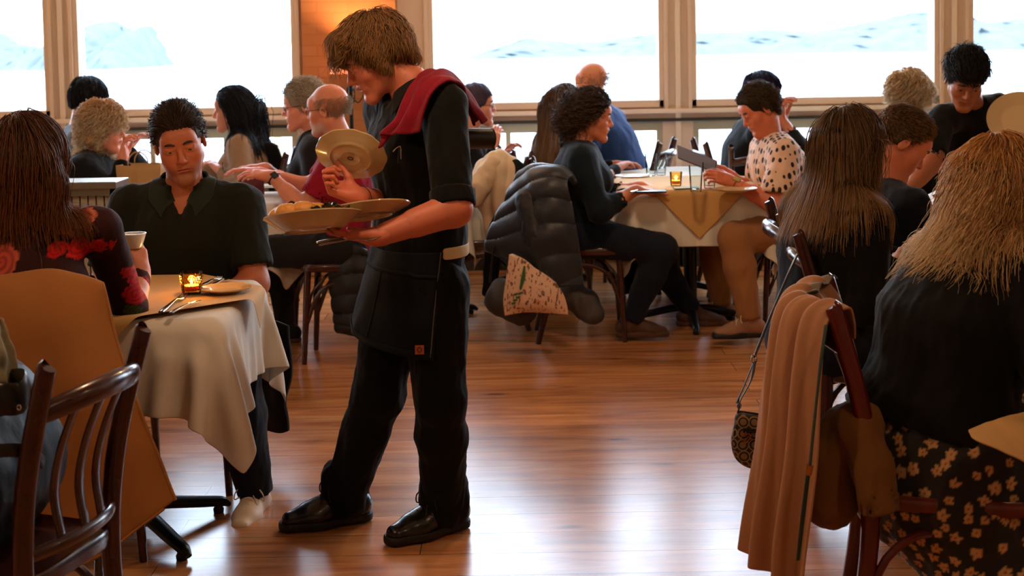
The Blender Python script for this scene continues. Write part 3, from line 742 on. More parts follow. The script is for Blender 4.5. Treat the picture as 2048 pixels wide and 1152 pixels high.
def person(label, J, skin=SK['fair'], shirt=None, trousers=None, sleeve=2.0, hair=None, hs=1.0, fem=False, w=1.0, g=.010, tg=.012, hres=.0045, sres=.011, res_hand=.0032,
           eye_open=.9, iris=(.12, .07, .04), hands=('L', 'R'), hand_opt=None, shoes=None, head_kw=None, glasses=None, wr=.006, shirt_fn=None, shirt_extra=None, brows=None, legs=True,
           stubble=0.0, lips=(190, 96, 84), belly=0.0, neckline=0.0, flare=0.006, group=None, hem=None, lower='trousers', no_head=False, vneck=True, aw=1.0, beard_col=(.09, .06, .045)):
    root = thing('person', label, 'person', (J['pelvis'][0], J['pelvis'][1], 0.0), group)
    R = frame_of(J['look'], J['headup']); T = J['head']
    hk = dict(eye_open=eye_open); hk.update(head_kw or {})
    HP = xf(head_prims(**hk), R, T, hs)
    neck0 = T + R @ (np.array([0, -.022, -.055]) * hs); nb = J['neck']
    NP_ = [rc(neck0, nb - (nb - neck0) * .05, .050 * hs * (.9 if fem else 1.08), .056 * hs * (.9 if fem else 1.1), k=.03)]
    parts = []
    V, F = sdf_mesh(HP + NP_, hres * hs)
    # skin colour: lips, flushed cheeks and nose, painted shade in the mouth crease
    base = np.array(srgb(*skin)[:3]); C = np.tile(base, (len(V), 1))
    Q = (V - T) @ R / hs
    lp = np.array(srgb(*lips)[:3])
    m = np.exp(-((Q[:, 0] / .025) ** 4 + ((Q[:, 2] + .0585) / (.0105 - .006 * np.minimum(np.abs(Q[:, 0]) / .025, 1) ** 2)) ** 4)) * (Q[:, 1] > .07)
    C = C * (1 - m[:, None] * .7) + lp * m[:, None] * .7
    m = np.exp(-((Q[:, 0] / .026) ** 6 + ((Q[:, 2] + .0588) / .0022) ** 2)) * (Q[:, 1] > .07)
    C = C * (1 - m[:, None] * .7)  # shade of the crease between the lips, put into the vertex colour
    m = (np.exp(-(((np.abs(Q[:, 0]) - .038) / .022) ** 2 + ((Q[:, 2] + .028) / .018) ** 2)) + np.exp(-((Q[:, 0] / .014) ** 2 + ((Q[:, 2] + .025) / .014) ** 2))) * (Q[:, 1] > .05) * .35
    C = C * (1 - m[:, None]) + base * np.array([1.05, .72, .66]) * m[:, None]
    if stubble:
        m = stubble * np.clip((-.030 - Q[:, 2] - .25 * np.abs(Q[:, 0])) / .03, 0, 1) * np.clip((Q[:, 1] + .02) / .04, 0, 1) * np.clip((Q[:, 2] + .125) / .02, 0, 1) * (1 - np.exp(-((Q[:, 0] / .02) ** 4 + ((Q[:, 2] + .0575) / .008) ** 4)))
        C = C * (1 - m[:, None]) + np.array(beard_col) * m[:, None]
    parts.append((V, F, C))
    # coarse body under the clothes, arms at limb resolution
    BP = torso_prims(J, g=-.012, fem=fem, w=w, belly=belly) + NP_
    for sd in 'LR': BP += arm_prims(J, sd, 0, 2.0, w)
    if legs:
        for sd in 'LR': BP += leg_prims(J, sd, -.012, w)
    V, F = sdf_mesh(BP, .012 if sres > .008 else .009); parts.append((V, F, np.tile(base, (len(V), 1))))
    if sleeve < 1.99 :
        for sd in 'LR':
            V, F = sdf_mesh(arm_prims(J, sd, 0.0005, 2.0, w * aw), .006); parts.append((V, F, np.tile(base, (len(V), 1))))
    ho = hand_opt or {}
    for sd in hands:
        o = dict(ho.get(sd, {})); fr = hand_frame(J, sd, o.pop('dir', None), o.pop('back', None)); sg = o.pop('side', None)
        side = (1 if sd == 'L' else -1) if sg is None else sg
        hp = xf(hand_prims(side=side, **o), fr, J['wr' + sd], (.97 if not fem else .88) * hs)
        a = J['wr' + sd] + (J['el' + sd] - J['wr' + sd]) * .22; hp.append(rc(a, J['wr' + sd], .031 * w, .0235 * w, k=.02))
        V, F = sdf_mesh(hp, res_hand); parts.append((V, F, np.tile(base * np.array([1.0, .93, .92]), (len(V), 1))))
    # a single joined body
    Vs = []; Fs = []; Cs = []; n = 0
    for V, F, C in parts: Vs.append(V); Fs.append(F + n); Cs.append(C); n += len(V)
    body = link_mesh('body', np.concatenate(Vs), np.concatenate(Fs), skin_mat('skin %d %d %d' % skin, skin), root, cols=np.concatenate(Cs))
    # eyes
    for s in (1, -1):
        if eye_open <= 0.05: break
        c = np.array([s * .032, .0780, .0085]); V, F = uv_sphere(.0134, 40, 30)
        gaze = nrm(np.array([0, 1, -.35 if eye_open < .8 else -.05])); d = V @ gaze / .0134
        Ce = np.where((d > .955)[:, None], .01, np.where((d > .86)[:, None], np.array(iris), np.array([.62, .58, .55])))
        link_mesh('eye', T + (V + c) @ R.T * hs, F, mat('eye', (1, 1, 1), rough=0.12, attr=True), root, cols=Ce)
    # brows
    if brows is not None:
        for s in (1, -1):
            mb = MB()
            mb.tube([T + R @ (np.array(q) * hs) for q in ((s * .013, .0945, .0290), (s * .027, .0945, .0340), (s * .041, .0870, .0325), (s * .053, .0745, .0255))], [.0025, .0042, .0038, .0014], 8, sq=(1.0, 1.3))
            mb.build('eyebrow', brows, root)
    shirtP = []
    if shirt is not None:
        shirtP = torso_prims(J, g, fem, w, belly)
        if neckline is not None: shirtP.append(rc(neck0 + (nb - neck0) * .35, nb + (nb - neck0) * .05, .058 * hs, .062 * hs, k=.012, op='-'))
        if neckline > .03 and vneck:
            nf = nb + J['f'] * .075 - np.array([0, 0, .02]); shirtP.append(rc(nf, nf + J['f'] * .05 - np.array([0, 0, neckline * 1.6]), .040, .010, k=.01, op='-'))
        for sd in 'LR':
            shirtP += arm_prims(J, sd, g * (.9 if sleeve < 1.9 else .7), min(sleeve, 1.93), w, flare=flare if sleeve < 1.5 else 0)
        if shirt_extra: shirtP += shirt_extra
        if sleeve < 1.9:
            for sd in 'LR': shirtP.append(cuff_cut(J, sd, sleeve, w, g))
        V, F = sdf_mesh(shirtP, sres); V = wrinkle(V, F, wr, 10, 0)
        cols = shirt_fn(V) if shirt_fn is not None else None
        link_mesh('shirt', V, F, shirt, root, cols=cols)
    if trousers is not None and legs:
        TP = [rc(J['pelvis'], J['pelvis'] + (J['waist'] - J['pelvis']) * .45, .118 * w + tg * .6, .105 * w + tg * .5, k=.05, side=J['lp'], w=1.30)]
        for sd in 'LR': TP += leg_prims(J, sd, tg, w, hem)
        V, F = sdf_mesh(TP, sres); V = wrinkle(V, F, wr, 11, 1)
        link_mesh(lower, V, F, trousers, root)
    if shoes:
        for sd in 'LR': shoe(root, J['an' + sd], J['toe' + sd], shoes['up'], shoes['sole'], shoes.get('kind', 'shoe'), laces=shoes.get('laces'))
    if glasses is not None:
        mb = MB()
        for s in (1, -1):
            c = np.array([s * .033, .100, .006]); ring = [c + np.array([.0235 * math.cos(a), -.35 * abs(.0235 * math.cos(a)) * (1 if math.cos(a) * s > 0 else 0), .018 * math.sin(a)]) for a in np.linspace(0, 6.283, 17)[:-1]]
            mb.tube([T + R @ (q * hs) for q in ring], .0013, 6, closed=True, sub=2)
            mb.tube([T + R @ (np.array(q) * hs) for q in ((s * .056, .092, .010), (s * .070, .06, .010), (s * .080, -.005, .008), (s * .078, -.02, -.01))], .0014, 6)
        mb.tube([T + R @ (np.array(q) * hs) for q in ((-.011, .101, .010), (0, .104, .013), (.011, .101, .010))], .0014, 6)
        mb.build('glasses', glasses, root)
    hp = None
    if hair is not None: make_hair(root, R, T, hs, hair, shirtP)
    root['_'] = 0; del root['_']
    return root, dict(R=R, T=T, J=J, shirt=shirtP, hs=hs)
def uv_sphere(r, nu=20, nv=14):
    V = []; F = []
    for j in range(nv + 1):
        th = math.pi * j / nv
        for i in range(nu): a = 2 * math.pi * i / nu; V.append((r * math.sin(th) * math.cos(a), r * math.sin(th) * math.sin(a), r * math.cos(th)))
    for j in range(nv):
        for i in range(nu): F.append((j * nu + i, (j + 1) * nu + i, (j + 1) * nu + (i + 1) % nu, j * nu + (i + 1) % nu))
    return np.array(V), np.array(F)

# ------------------------------------------------------------------ hair
CAPS = el((0, -.014, .047), (.079, .101, .090), k=.02)
def hair_volume(style, vol=1.0, length=.25):
    f = .006 * vol
    base = [el((0, -.016, .048), (.077 + f, .099 + f, .089 + f), k=.02)]
    face = [el((0, .125, -.045), (.082, .075, .100), k=.02, op='-'), el((0, .10, -.16), (.10, .10, .10), k=.02, op='-')]
    if style == 'short':
        side = [rc((.066, -.02, .03), (.064, -.03, -.01), .018, .012, k=.02), rc((-.066, -.02, .03), (-.064, -.03, -.01), .018, .012, k=.02),
                rc((0, -.08, .02), (0, -.078, -.05), .035, .030, k=.03, side=(1, 0, 0), w=1.5)]
        low = [el((0, .02, -.12), (.12, .10, .09), k=.02, op='-'), el((.09, .055, -.02), (.03, .045, .05), k=.01, op='-'), el((-.09, .055, -.02), (.03, .045, .05), k=.01, op='-')]
        return base + side + face + low
    if style == 'long':
        L = length
        side = [rc((.066, .0, .05), (.072, -.012, -.06), .024, .026, k=.04), rc((-.066, .0, .05), (-.072, -.012, -.06), .024, .026, k=.04),
                rc((.070, -.012, -.06), (.074, -.03, -.06 - L * .7), .026, .020, k=.04), rc((-.070, -.012, -.06), (-.074, -.03, -.06 - L * .7), .026, .020, k=.04),
                rc((0, -.075, .03), (0, -.085, -.06 - L * .75), .045, .030, k=.05, side=(1, 0, 0), w=1.9)]
        return base + side + face
    if style == 'bob':
        side = [rc((.068, -.02, .04), (.075, -.03, -.05), .030, .034, k=.04), rc((-.068, -.02, .04), (-.075, -.03, -.05), .030, .034, k=.04),
                rc((0, -.078, .03), (0, -.085, -.05), .05, .05, k=.05, side=(1, 0, 0), w=1.5)]
        return base + side + face
    return base + face
def make_hair(root, R, T, hs, h, shirtP=()):
    """h: style, col, n, L, r, vol, curl, wave, flow, mask, vol_extra, res"""
    st = h.get('style', 'short'); rs = np.random.RandomState(h.get('seed', 1)); L = h.get('L', .06); n = h.get('n', 1200); seg = h.get('seg', 10)
    m = h['m']
    volp = h['volume'] if 'volume' in h else hair_volume(st, h.get('vol', 1.0), h.get('length', .25))
    volp = volp + h.get('extra', [])
    Vol = xf(volp, R, T, hs)
    hair_o = None
    if not h.get('novol'):
        V, F = sdf_mesh(Vol, h.get('res', .006), smooth=1)
        Q = (V - T) @ R; nn = vnormals(V, F)
        ang = np.arctan2(Q[:, 0], Q[:, 1] + .02)
        V = V + nn * (.0011 * np.sin(ang * 46 + 3 * noise3(Q, 12)) + .003 * noise3(Q, 22))[:, None]
        parts_V = [V]; parts_F = [F]; n0 = len(V)
    else: parts_V = []; parts_F = []; n0 = 0
    # roots on the scalp
    X = rs.randn(n * 4, 3); X /= np.linalg.norm(X, axis=1, keepdims=True)
    P = X * np.array([.077, .099, .089]) + np.array([0, -.016, .048])
    mask = h.get('mask', 'full')
    y = P[:, 1]; zmin = np.interp(y, [-.12, -.06, 0, .03, .055, .085], [-.055, -.05, .0, .03, .064, .074]) + h.get('line', 0.0)
    ok = P[:, 2] > zmin
    if mask == 'fringe': ok = (P[:, 2] > zmin - .01) & (P[:, 2] < .062 - .25 * np.maximum(y, 0)) & (y < .04)
    if mask == 'thin': ok &= rs.rand(len(P)) < .5
    P = P[ok][:n]; y = P[:, 1]; N = (P - np.array([0, -.016, .048])) / np.array([.077, .099, .089]) ** 2; N /= np.linalg.norm(N, axis=1, keepdims=True)
    crown = np.array(h.get('crown', (0.01, -.05, .13)))
    flow = h.get('flow', 'crown')
    if flow == 'crown': d = P - crown
    elif flow == 'part':
        px = h.get('px', 0.02); d = np.stack([np.sign(P[:, 0] - px) * 1.0, -.9 + 1.1 * rs.rand(len(P)), -.2 * np.ones(len(P))], axis=1)
        d = np.where((P[:, 1] < -.01)[:, None], (P - crown) * 9, d)
    elif flow == 'back': d = np.tile(np.array([0, -1.0, -.1]), (len(P), 1)) + np.stack([P[:, 0] * 4, 0 * y, 0 * y], axis=1)
    elif flow == 'forward': d = np.tile(np.array([0.1, 1.0, .0]), (len(P), 1))
    elif flow == 'sweep': d = np.tile(np.array(h.get('dir', (.8, .5, .1))), (len(P), 1)) * np.clip(y / .05 + .6, 0, 1)[:, None] + (P - crown) * 8 * np.clip(.6 - y / .05, .1, 1)[:, None]
    d = d - N * (d * N).sum(1, keepdims=True); d /= np.maximum(np.linalg.norm(d, axis=1, keepdims=True), 1e-6)
    d = d + N * h.get('lift', .12) + rs.randn(*d.shape) * h.get('mess', .12); d /= np.linalg.norm(d, axis=1, keepdims=True)
    # world space
    Pw = T + (P * hs) @ R.T; dw = d @ R.T; Ls = L * hs * (1.1 - h.get('lvar', .35) * rs.rand(len(P)))
    if 'Lfn' in h: Ls = Ls * h['Lfn'](P)
    step = (Ls / seg)[:, None]; path = [Pw.copy()]; cur = Pw.copy(); dd = dw.copy(); grav = np.array([0, 0, -1.0]); gk = h.get('grav', .12)
    collP = Vol + [q for q in shirtP if q['op'] == '+'] if len(shirtP) else Vol
    loose = rs.rand(len(P)) < h.get('loose', .06)
    off = .0015 + .004 * rs.rand(len(P)) ** 2 + loose * .010 * rs.rand(len(P))
    wv = h.get('wave', 0); wf_ = h.get('wfreq', 2.5); ph = rs.rand(len(P)) * 6.28
    clump = noise3(P, 55, 2)
    for i in range(seg):
        dd = dd * (1 - gk) + grav * gk + rs.randn(*dd.shape) * h.get('jit', .03); dd /= np.linalg.norm(dd, axis=1, keepdims=True)
        cur = cur + dd * step
        hold = h.get('hold', .5)
        if hold > 0:
            dist = sdf_at(collP, cur); far_ = (dist > off) & (dist < .3) & ~(loose & (rs.rand(len(P)) < .35))
            if far_.any():
                Y = cur[far_]; d0 = dist[far_]; g = np.stack([sdf_at(collP, Y + np.array(v) * .003) - d0 for v in ((1, 0, 0), (0, 1, 0), (0, 0, 1))], axis=-1)
                g /= np.maximum(np.linalg.norm(g, axis=-1, keepdims=True), 1e-6); hk_ = hold * np.clip(1 - d0 / .05, .35, 1)
                cur[far_] = Y - g * ((d0 - off[far_]) * hk_)[:, None]
                t = dd[far_]; t = t - g * np.maximum((t * g).sum(1, keepdims=True), 0) * hk_[:, None]; dd[far_] = t / np.maximum(np.linalg.norm(t, axis=1, keepdims=True), 1e-6)
        for _ in range(2):
            dist = sdf_at(collP, cur); need = (dist < off) & (dist > -.08)
            if need.any():
                Y = cur[need]; d0 = dist[need]; g = np.stack([sdf_at(collP, Y + np.array(v) * .003) - d0 for v in ((1, 0, 0), (0, 1, 0), (0, 0, 1))], axis=-1)
                g /= np.maximum(np.linalg.norm(g, axis=-1, keepdims=True), 1e-6); cur[need] = Y + g * (off[need] - d0)[:, None]
                t = dd[need]; t = t - g * np.minimum((t * g).sum(1, keepdims=True), 0) * .8; dd[need] = t / np.maximum(np.linalg.norm(t, axis=1, keepdims=True), 1e-6)
        p_ = cur.copy()
        if wv:
            a = wf_ * 6.28 * (i + 1) / seg + ph * h.get('phase', .35) + clump * 2; s_ = wv * min(1, (i + 1) / seg * 1.6)
            sx = np.cross(dd, np.array([0.3, .2, .9])); sx /= np.maximum(np.linalg.norm(sx, axis=1, keepdims=True), 1e-6); sy = np.cross(dd, sx)
            p_ = p_ + sx * (np.cos(a) * s_)[:, None] + sy * (np.sin(a) * s_)[:, None]
        path.append(p_)
    A = np.array(path).transpose(1, 0, 2); n_, k_, _ = A.shape
    Tn = np.gradient(A, axis=1); Tn /= np.maximum(np.linalg.norm(Tn, axis=2, keepdims=True), 1e-9)
    s1 = np.cross(Tn, np.array([.21, .35, .91])); s1 /= np.maximum(np.linalg.norm(s1, axis=2, keepdims=True), 1e-9); s2 = np.cross(Tn, s1)
    r0 = h.get('r', .0011) * hs; rad = (r0 * (1 - .75 * np.linspace(0, 1, k_) ** 2))[None, :, None] * (.6 + .8 * rs.rand(n_))[:, None, None]
    ring = [A + rad * (math.cos(a) * s1 + math.sin(a) * s2) for a in (0, 2.094, 4.189)]
    SV = np.stack(ring, axis=2)  # n,k,3,3
    idx = np.arange(n_ * k_ * 3).reshape(n_, k_, 3) + n0
    Fq = []
    for a in range(3):
        b = (a + 1) % 3; Fq.append(np.stack([idx[:, :-1, a], idx[:, 1:, a], idx[:, 1:, b], idx[:, :-1, b]], axis=-1).reshape(-1, 4))
    V = np.concatenate(parts_V + [SV.reshape(-1, 3)]); F = np.concatenate(parts_F + Fq)
    # tone varies from strand to strand, as dyed or grown
    c0 = np.array(srgb(*h['col'])[:3]); c1 = np.array(srgb(*h.get('col2', h['col']))[:3]); ct = np.array(srgb(*h.get('tip', h.get('col2', h['col'])))[:3])
    mixs = np.clip(.5 + .45 * noise3(P, 40, 1) + .25 * rs.randn(len(P)), 0, 1)[:, None, None]; tt = np.linspace(0, 1, k_)[None, :, None]
    cs = (c0 * (1 - mixs) + c1 * mixs) * (1 - tt ** 1.5) + ct * tt ** 1.5
    cs = np.repeat(cs[:, :, None, :], 3, axis=2).reshape(-1, 3)
    cv = np.tile((c0 + c1) * .42, (n0, 1)) if n0 else np.zeros((0, 3))
    return link_mesh('hair', V, F, m, root, cols=np.concatenate([cv, cs]))
M_hair = mat('hair', (1, 1, 1), rough=0.5, spec=0.22, attr=True, trans=0.25)
M_brow_dark = mat('dark brow hair', (38, 24, 18), rough=0.6)
M_brow_mid = mat('brown brow hair', (84, 56, 36), rough=0.6)
# ------------------------------------------------------------------ chairs
def chair_mesh(m, name='dining_chair', seat_m=None):
    t = thing(name, 'x', 'chair')
    sh = [(-.19, -.155), (-.205, 0), (-.19, .155), (-.08, .192), (.10, .205), (.19, .17), (.215, 0), (.19, -.17), (.10, -.205), (-.08, -.192)]
    C = catmull(np.array([(x, y, 0) for x, y in sh + sh[:3]]), 6)[6:6 * 11]
    cx = C[:, 0]; cy = C[:, 1]; V = []; F = []; n = len(C)
    prof = [(0.0, .455), (.80, .452), (.93, .458), (.985, .470), (1.0, .466), (1.01, .452), (1.0, .436), (.96, .430), (0.0, .430)]
    for f, z in prof:
        for i in range(n): V.append((cx[i] * f, cy[i] * f, z + .022 if 0 < f else z + .018))
    for j in range(len(prof) - 1):
        for i in range(n): F.append((j * n + i, j * n + (i + 1) % n, (j + 1) * n + (i + 1) % n, (j + 1) * n + i))
    mb = MB(); mb.add(V, F); mb.build('seat', seat_m or m, t)
    for s in (-1, 1):
        MB().tube([(.165, s * .15, .45), (.175, s * .155, .28), (.19, s * .165, 0)], [.0175, .017, .0125], 12, sq=(1, 1)).build('leg', m, t)
        MB().tube([(-.255, s * .175, 0), (-.205, s * .17, .22), (-.185, s * .168, .46), (-.205, s * .178, .68), (-.262, s * .19, .90), (-.27, s * .191, .925)], [.0125, .018, .0195, .019, .0175, .016], 12, sq=(1.15, .95), up=(0, 1, 0)).build('back_post', m, t)
        MB().tube([(.172, s * .154, .20), (.15, s * .13, .34), (.08, s * .10, .425)], .0085, 8, sq=(1, .8)).build('brace', m, t)
    MB().tube([(-.246, -.187, .83), (-.285, -.10, .845), (-.298, 0, .85), (-.285, .10, .845), (-.246, .187, .83)], [.015, .017, .018, .017, .015], 12, sq=(1.0, 1.45), up=(0, 0, 1)).build('top_rail', m, t)
    MB().tube([(-.19, -.17, .535), (-.222, -.09, .54), (-.232, 0, .54), (-.222, .09, .54), (-.19, .17, .535)], .0115, 10, sq=(1, 1.3)).build('lower_rail', m, t)
    for y in (-.085, 0, .085):
        b = -.226 + .03 * abs(y) / .085 * .25
        MB().tube([(b, y * .9, .545), (b + .012, y * .95, .64), (b - .012, y, .74), (b - .058, y * 1.05, .845)], [.010, .011, .0115, .011], 10, sq=(.5, 1.5), up=(0, 1, 0)).build('slat', m, t)
    MB().tube([(.14, -.12, .30), (.145, 0, .395), (.14, .12, .30)], .0095, 8).build('stretcher', m, t)
    MB().tube([(.176, -.156, .19), (.10, -.168, .36), (-.05, -.172, .405), (-.15, -.17, .34), (-.20, -.17, .20)], .0105, 8).build('brace', m, t)
    MB().tube([(.176, .156, .19), (.10, .168, .36), (-.05, .172, .405), (-.15, .17, .34), (-.20, .17, .20)], .0105, 8).build('brace', m, t)
    return t
_protos = {}
def chair(x, y, yaw, label, m=None, group='bentwood chairs at the tables', s=1.0):
    m = m or M_darkwood
    if m.name not in _protos: t = chair_mesh(m); _protos[m.name] = t
    else: t = copy_tree(_protos[m.name])
    t.location = (x, y, 0); t.rotation_euler = (0, 0, math.radians(yaw)); t.scale = (s, s, s)
    tag(t, label, 'chair', group); return t

# ------------------------------------------------------------------ tables
M_top = mat('table top wood', (120, 78, 48), rough=0.5)
def table(cx, cy, hx, hy, label, rz=0.0, frz=0.0, cols=(0.0,)):
    t = thing('pedestal_table', label, 'table', (0, 0, 0), 'pedestal tables')
    MB().box((0, 0, .7265), (hx * 2 - .07, hy * 2 - .07, .03), bev=.004).build('table_top', M_top, t, smooth=False)
    for oy in cols:
        MB().lathe([(.0, .70), (.15, .70), (.15, .712), (.035, .712), (.035, .69), (.035, .08), (.055, .06), (.055, .035), (0, .035)][::-1], c=(0, oy, 0), n=28).build('column', M_iron, t)
        for k in range(4):
            a = math.pi / 2 * k + math.radians(frz); c, s = math.cos(a), math.sin(a)
            q = lambda r, z: (r * c, r * s + oy, z)
            leg = MB().tube([q(.03, .085), q(.10, .082), q(.24, .052), q(.315, .036), q(.345, .020)], [.026, .027, .024, .021, .012], 12, sq=(1.0, .8)).build('foot', M_iron, t)
            MB().lathe([(.016, .0), (.018, .012), (.010, .03)], c=(.305 * c, .305 * s + oy, 0), n=14).build('glide', M_iron, leg)
    t.location = (cx, cy, 0); t.rotation_euler = (0, 0, math.radians(rz)); return t
def drape(name, label, cx, cy, hx, hy, ex, m, rot=0.0, z=.75, n=46, seed=0, thick=.0016, group=None, half=None, steps=90, others=None, lift=.012, grow=0.0):
    """square cloth dropped over a table by simulation"""
    a, b = half if half else (hx + ex, hy + ex)
    u = np.linspace(-a, a, int(n * a / max(a, b)) + 1); v = np.linspace(-b, b, int(n * b / max(a, b)) + 1)
    U, Vv = np.meshgrid(u, v, indexing='ij'); r = math.radians(rot)
    X = np.stack([cx + U * math.cos(r) - Vv * math.sin(r), cy + U * math.sin(r) + Vv * math.cos(r), np.full(U.shape, z + lift)], axis=-1)
    rs = np.random.RandomState(seed); X[..., 2] += .004 * noise3(X, 6) + .0015 * rs.randn(*U.shape)
    bd = boxdist((cx, cy, z - .35 + grow * .3), (hx + grow, hy + grow, .35), .012)
    def coll(Q):
        d = bd(Q)
        if others is not None: d = np.minimum(d, sdf_at(others, Q))
        return d
    R0 = X.copy()
    c_ = np.stack([np.clip(X[..., 0], cx - hx - grow, cx + hx + grow), np.clip(X[..., 1], cy - hy - grow, cy + hy + grow)], axis=-1)
    e_ = X[..., :2] - c_; L_ = np.linalg.norm(e_, axis=-1, keepdims=True); n_ = e_ / np.maximum(L_, 1e-6)
    an = np.arctan2(e_[..., 1], e_[..., 0])[..., None]; both = (np.minimum(np.abs(e_[..., 0]), np.abs(e_[..., 1])) > .004)[..., None]
    rip = both * np.sin(an * 8 + seed) * .10 * L_ * np.minimum(L_ / .1, 1)
    X = np.concatenate([c_ + n_ * (np.minimum(L_, .02) + .16 * L_ + rip) + (~both) * (L_ > .01) * .018 * np.sin((X[..., :1] + X[..., 1:2]) * 22 + seed) * n_, (z + lift - np.maximum(L_ - .02, 0) * .97)], axis=-1)
    X = cloth_sim(X, coll, steps=steps, iters=9, groups=R0, thick=.004, damp=.95, fric=.6, bend=.08)
    o = sheet(name, X, m, thick=thick, sub=1, origin=np.array([cx, cy, z])); return tag(o, label, 'tablecloth', group)

TABLES = dict(A=(-1.22, 4.42, .38, .37), B=(.955, 7.66, .385, .385), B2=(.955, 8.44, .385, .385), D=(-1.56, 7.38, .40, .38), E=(-2.15, 8.72, .38, .38), F=(.16, 9.0, .36, .36), G=(-.42, 7.95, .30, .38), H=(2.0, 8.95, .36, .36), J=(1.78, 4.45, .42, 1.15), K=(-1.75, 2.9, .38, .38))
# ------------------------------------------------------------------ cloth materials of the clothes
def cl(name, c, rough=.85, bump=.25, bscale=450, sheen=.25, trans=0.0, **k): return mat(name, c, rough=rough, bump=bump, bscale=bscale, sheen=sheen * .25, trans=trans, spec=.15, **k)
C_polo = cl('dark olive pique', (24, 28, 22)); C_black = cl('black cotton', (9, 9, 10)); C_black2 = cl('black jersey', (11, 9, 9)); C_waiter = cl('black poplin', (10, 12, 12), bump=.15)
C_jeans = cl('dark denim', (20, 27, 42), bump=.4); C_navy = cl('navy knit', (17, 22, 36), bscale=250, bump=.4); C_teal = cl('dark teal sweater', (14, 26, 36), bscale=250, bump=.4)
C_blue = cl('blue shirt cotton', (34, 62, 112)); C_crimson = cl('crimson cotton', (150, 22, 48)); C_grey = cl('grey tee', (96, 98, 104)); C_beige = cl('beige knit', (150, 118, 92), bscale=250, bump=.4)
C_charcoal = cl('charcoal shirt', (28, 26, 28)); C_hood = cl('black fleece', (12, 12, 16)); C_trous = cl('black trousers', (9, 9, 10), bump=.15); C_khaki = cl('tan trousers', (150, 104, 66)); C_apron = cl('dark denim apron', (14, 19, 26), bump=.5, bscale=350)
M_shoe_blk = mat('black leather', (14, 14, 15), rough=.28, bump=.2, bscale=120, coat=.2); M_sole_blk = mat('black rubber', (12, 12, 12), rough=.6)
M_sneak = mat('white sneaker leather', (216, 194, 170), rough=.5); M_gum = mat('gum rubber', (148, 102, 50), rough=.6); M_lace = mat('cream lace', (214, 196, 172), rough=.9); M_lace_b = mat('black lace', (12, 12, 12), rough=.7)
M_boot = mat('tan suede', (150, 110, 86), rough=.9, bump=.4, bscale=200); M_brownsole = mat('brown boot sole', (74, 44, 28), rough=.7)
M_wire = mat('spectacle wire', (30, 26, 24), rough=.3, metal=.6)
SHOES_B = dict(up=M_shoe_blk, sole=M_sole_blk)
def H(**k): k.setdefault('m', M_hair); return k
BLACKH = dict(col=(20, 18, 20), col2=(36, 32, 34)); BRUN = dict(col=(44, 31, 24), col2=(74, 52, 38), tip=(120, 88, 60))

def hx(px, py, Y): return W(px, py, Y)
def base_of(hT, yaw, back): a = math.radians(yaw); return hT[0] - math.cos(a) * back, hT[1] - math.sin(a) * back
PEOPLE = {}

# ---- the man in the dark polo shirt
hT = hx(360, 288, 4.93)
x, y = base_of(hT, -88, .07)
J = seated(x, y, -88, s=1.02, headT=hT, look=(.24, -1, -.30), headup=(-.16, 0, 1), shw=.200, handL=(x + .10, y - .30, .66), handR=(x - .12, y - .30, .66),
           poleL=(.9, .5, -.9), poleR=(-.9, .5, -.9), feetL=W(509, 985, 4.66), feetR=(x - .15, y - .35, .085), tilt=.02)
J['toeL'] = J['anL'] + np.array([-.02, -.19, 0]); J['toeL'][2] = .035
r, P3 = person('man in dark olive polo shirt seated facing the camera at the front left table', J, skin=(184, 108, 76), shirt=C_polo, trousers=C_jeans, sleeve=.80, w=1.10, g=.010, tg=.014, hem=.020,
    hres=.003, sres=.007, res_hand=.003, stubble=.42, brows=M_brow_dark, neckline=.055, flare=.012, hs=1.05, eye_open=.5, shoes=dict(up=M_sneak, sole=M_gum, laces=M_lace), iris=(.16, .10, .06), head_kw=dict(jaw=1.15, fat=1.06, lid=.7),
    hair=H(style='short', col=(38, 27, 22), col2=(74, 54, 40), L=.060, n=3800, flow='back', lift=.30, mess=.07, wave=.001, wfreq=1.0, grav=.05, loose=.2, hold=.6, r=.0010, vol=1.0, jit=.02, res=.005, line=.004))
def collar(root, info, m, spread=.060, h=.042, back=.070, drop=.10, name='collar', open_=.035, g=.012, lift=0.0):
    """a turned-down collar with two points"""
    J = info['J']; N = J['neck']; l = J['l']; f = J['f']; u = nrm(info['R'][:, 2] * .0 + (J['neck'] - J['chest']))
    rows = []
    c0 = N + u * (lift - .012) + f * .008
    for (rad, dz, dd) in ((.0, .034, 0), (.006, .040, 0), (.016, .026, .01), (.026, .004, .02)):
        row = []
        for a in np.linspace(-150, 150, 15):
            aa = math.radians(a + 180); side = math.sin(aa); fr = -math.cos(aa) * -1
            q = c0 + l * math.sin(math.radians(a)) * (spread + rad) - f * math.cos(math.radians(a)) * (.056 + rad) + u * dz
            t = max(0, abs(a) - 60) / 90.0
            q = q - u * drop * .62 * t ** 1.3 + f * (.012 + .012 * dd / .02) * t - u * dd * 1.3 * t
            row.append(q)
        rows.append(row)
    X = loft(rows, 10, 48)
    for q in range(3):
        d = sdf_at(info['shirt'], X) if info['shirt'] else np.ones(X.shape[:2]); m_ = d < .007
        if m_.any():
            Y_ = X[m_]; gr = np.stack([sdf_at(info['shirt'], Y_ + np.array(w_) * .003) - d[m_] for w_ in ((1, 0, 0), (0, 1, 0), (0, 0, 1))], axis=-1); gr /= np.maximum(np.linalg.norm(gr, axis=-1, keepdims=True), 1e-6); X[m_] = Y_ + gr * (.007 - d[m_])[:, None]
    o = sheet(name, X, m, root, thick=.003, sub=1, origin=np.array(root['org'])); return o
collar(r, P3, cl('olive pique collar', (34, 40, 32)), spread=.078, drop=.17, lift=.02)

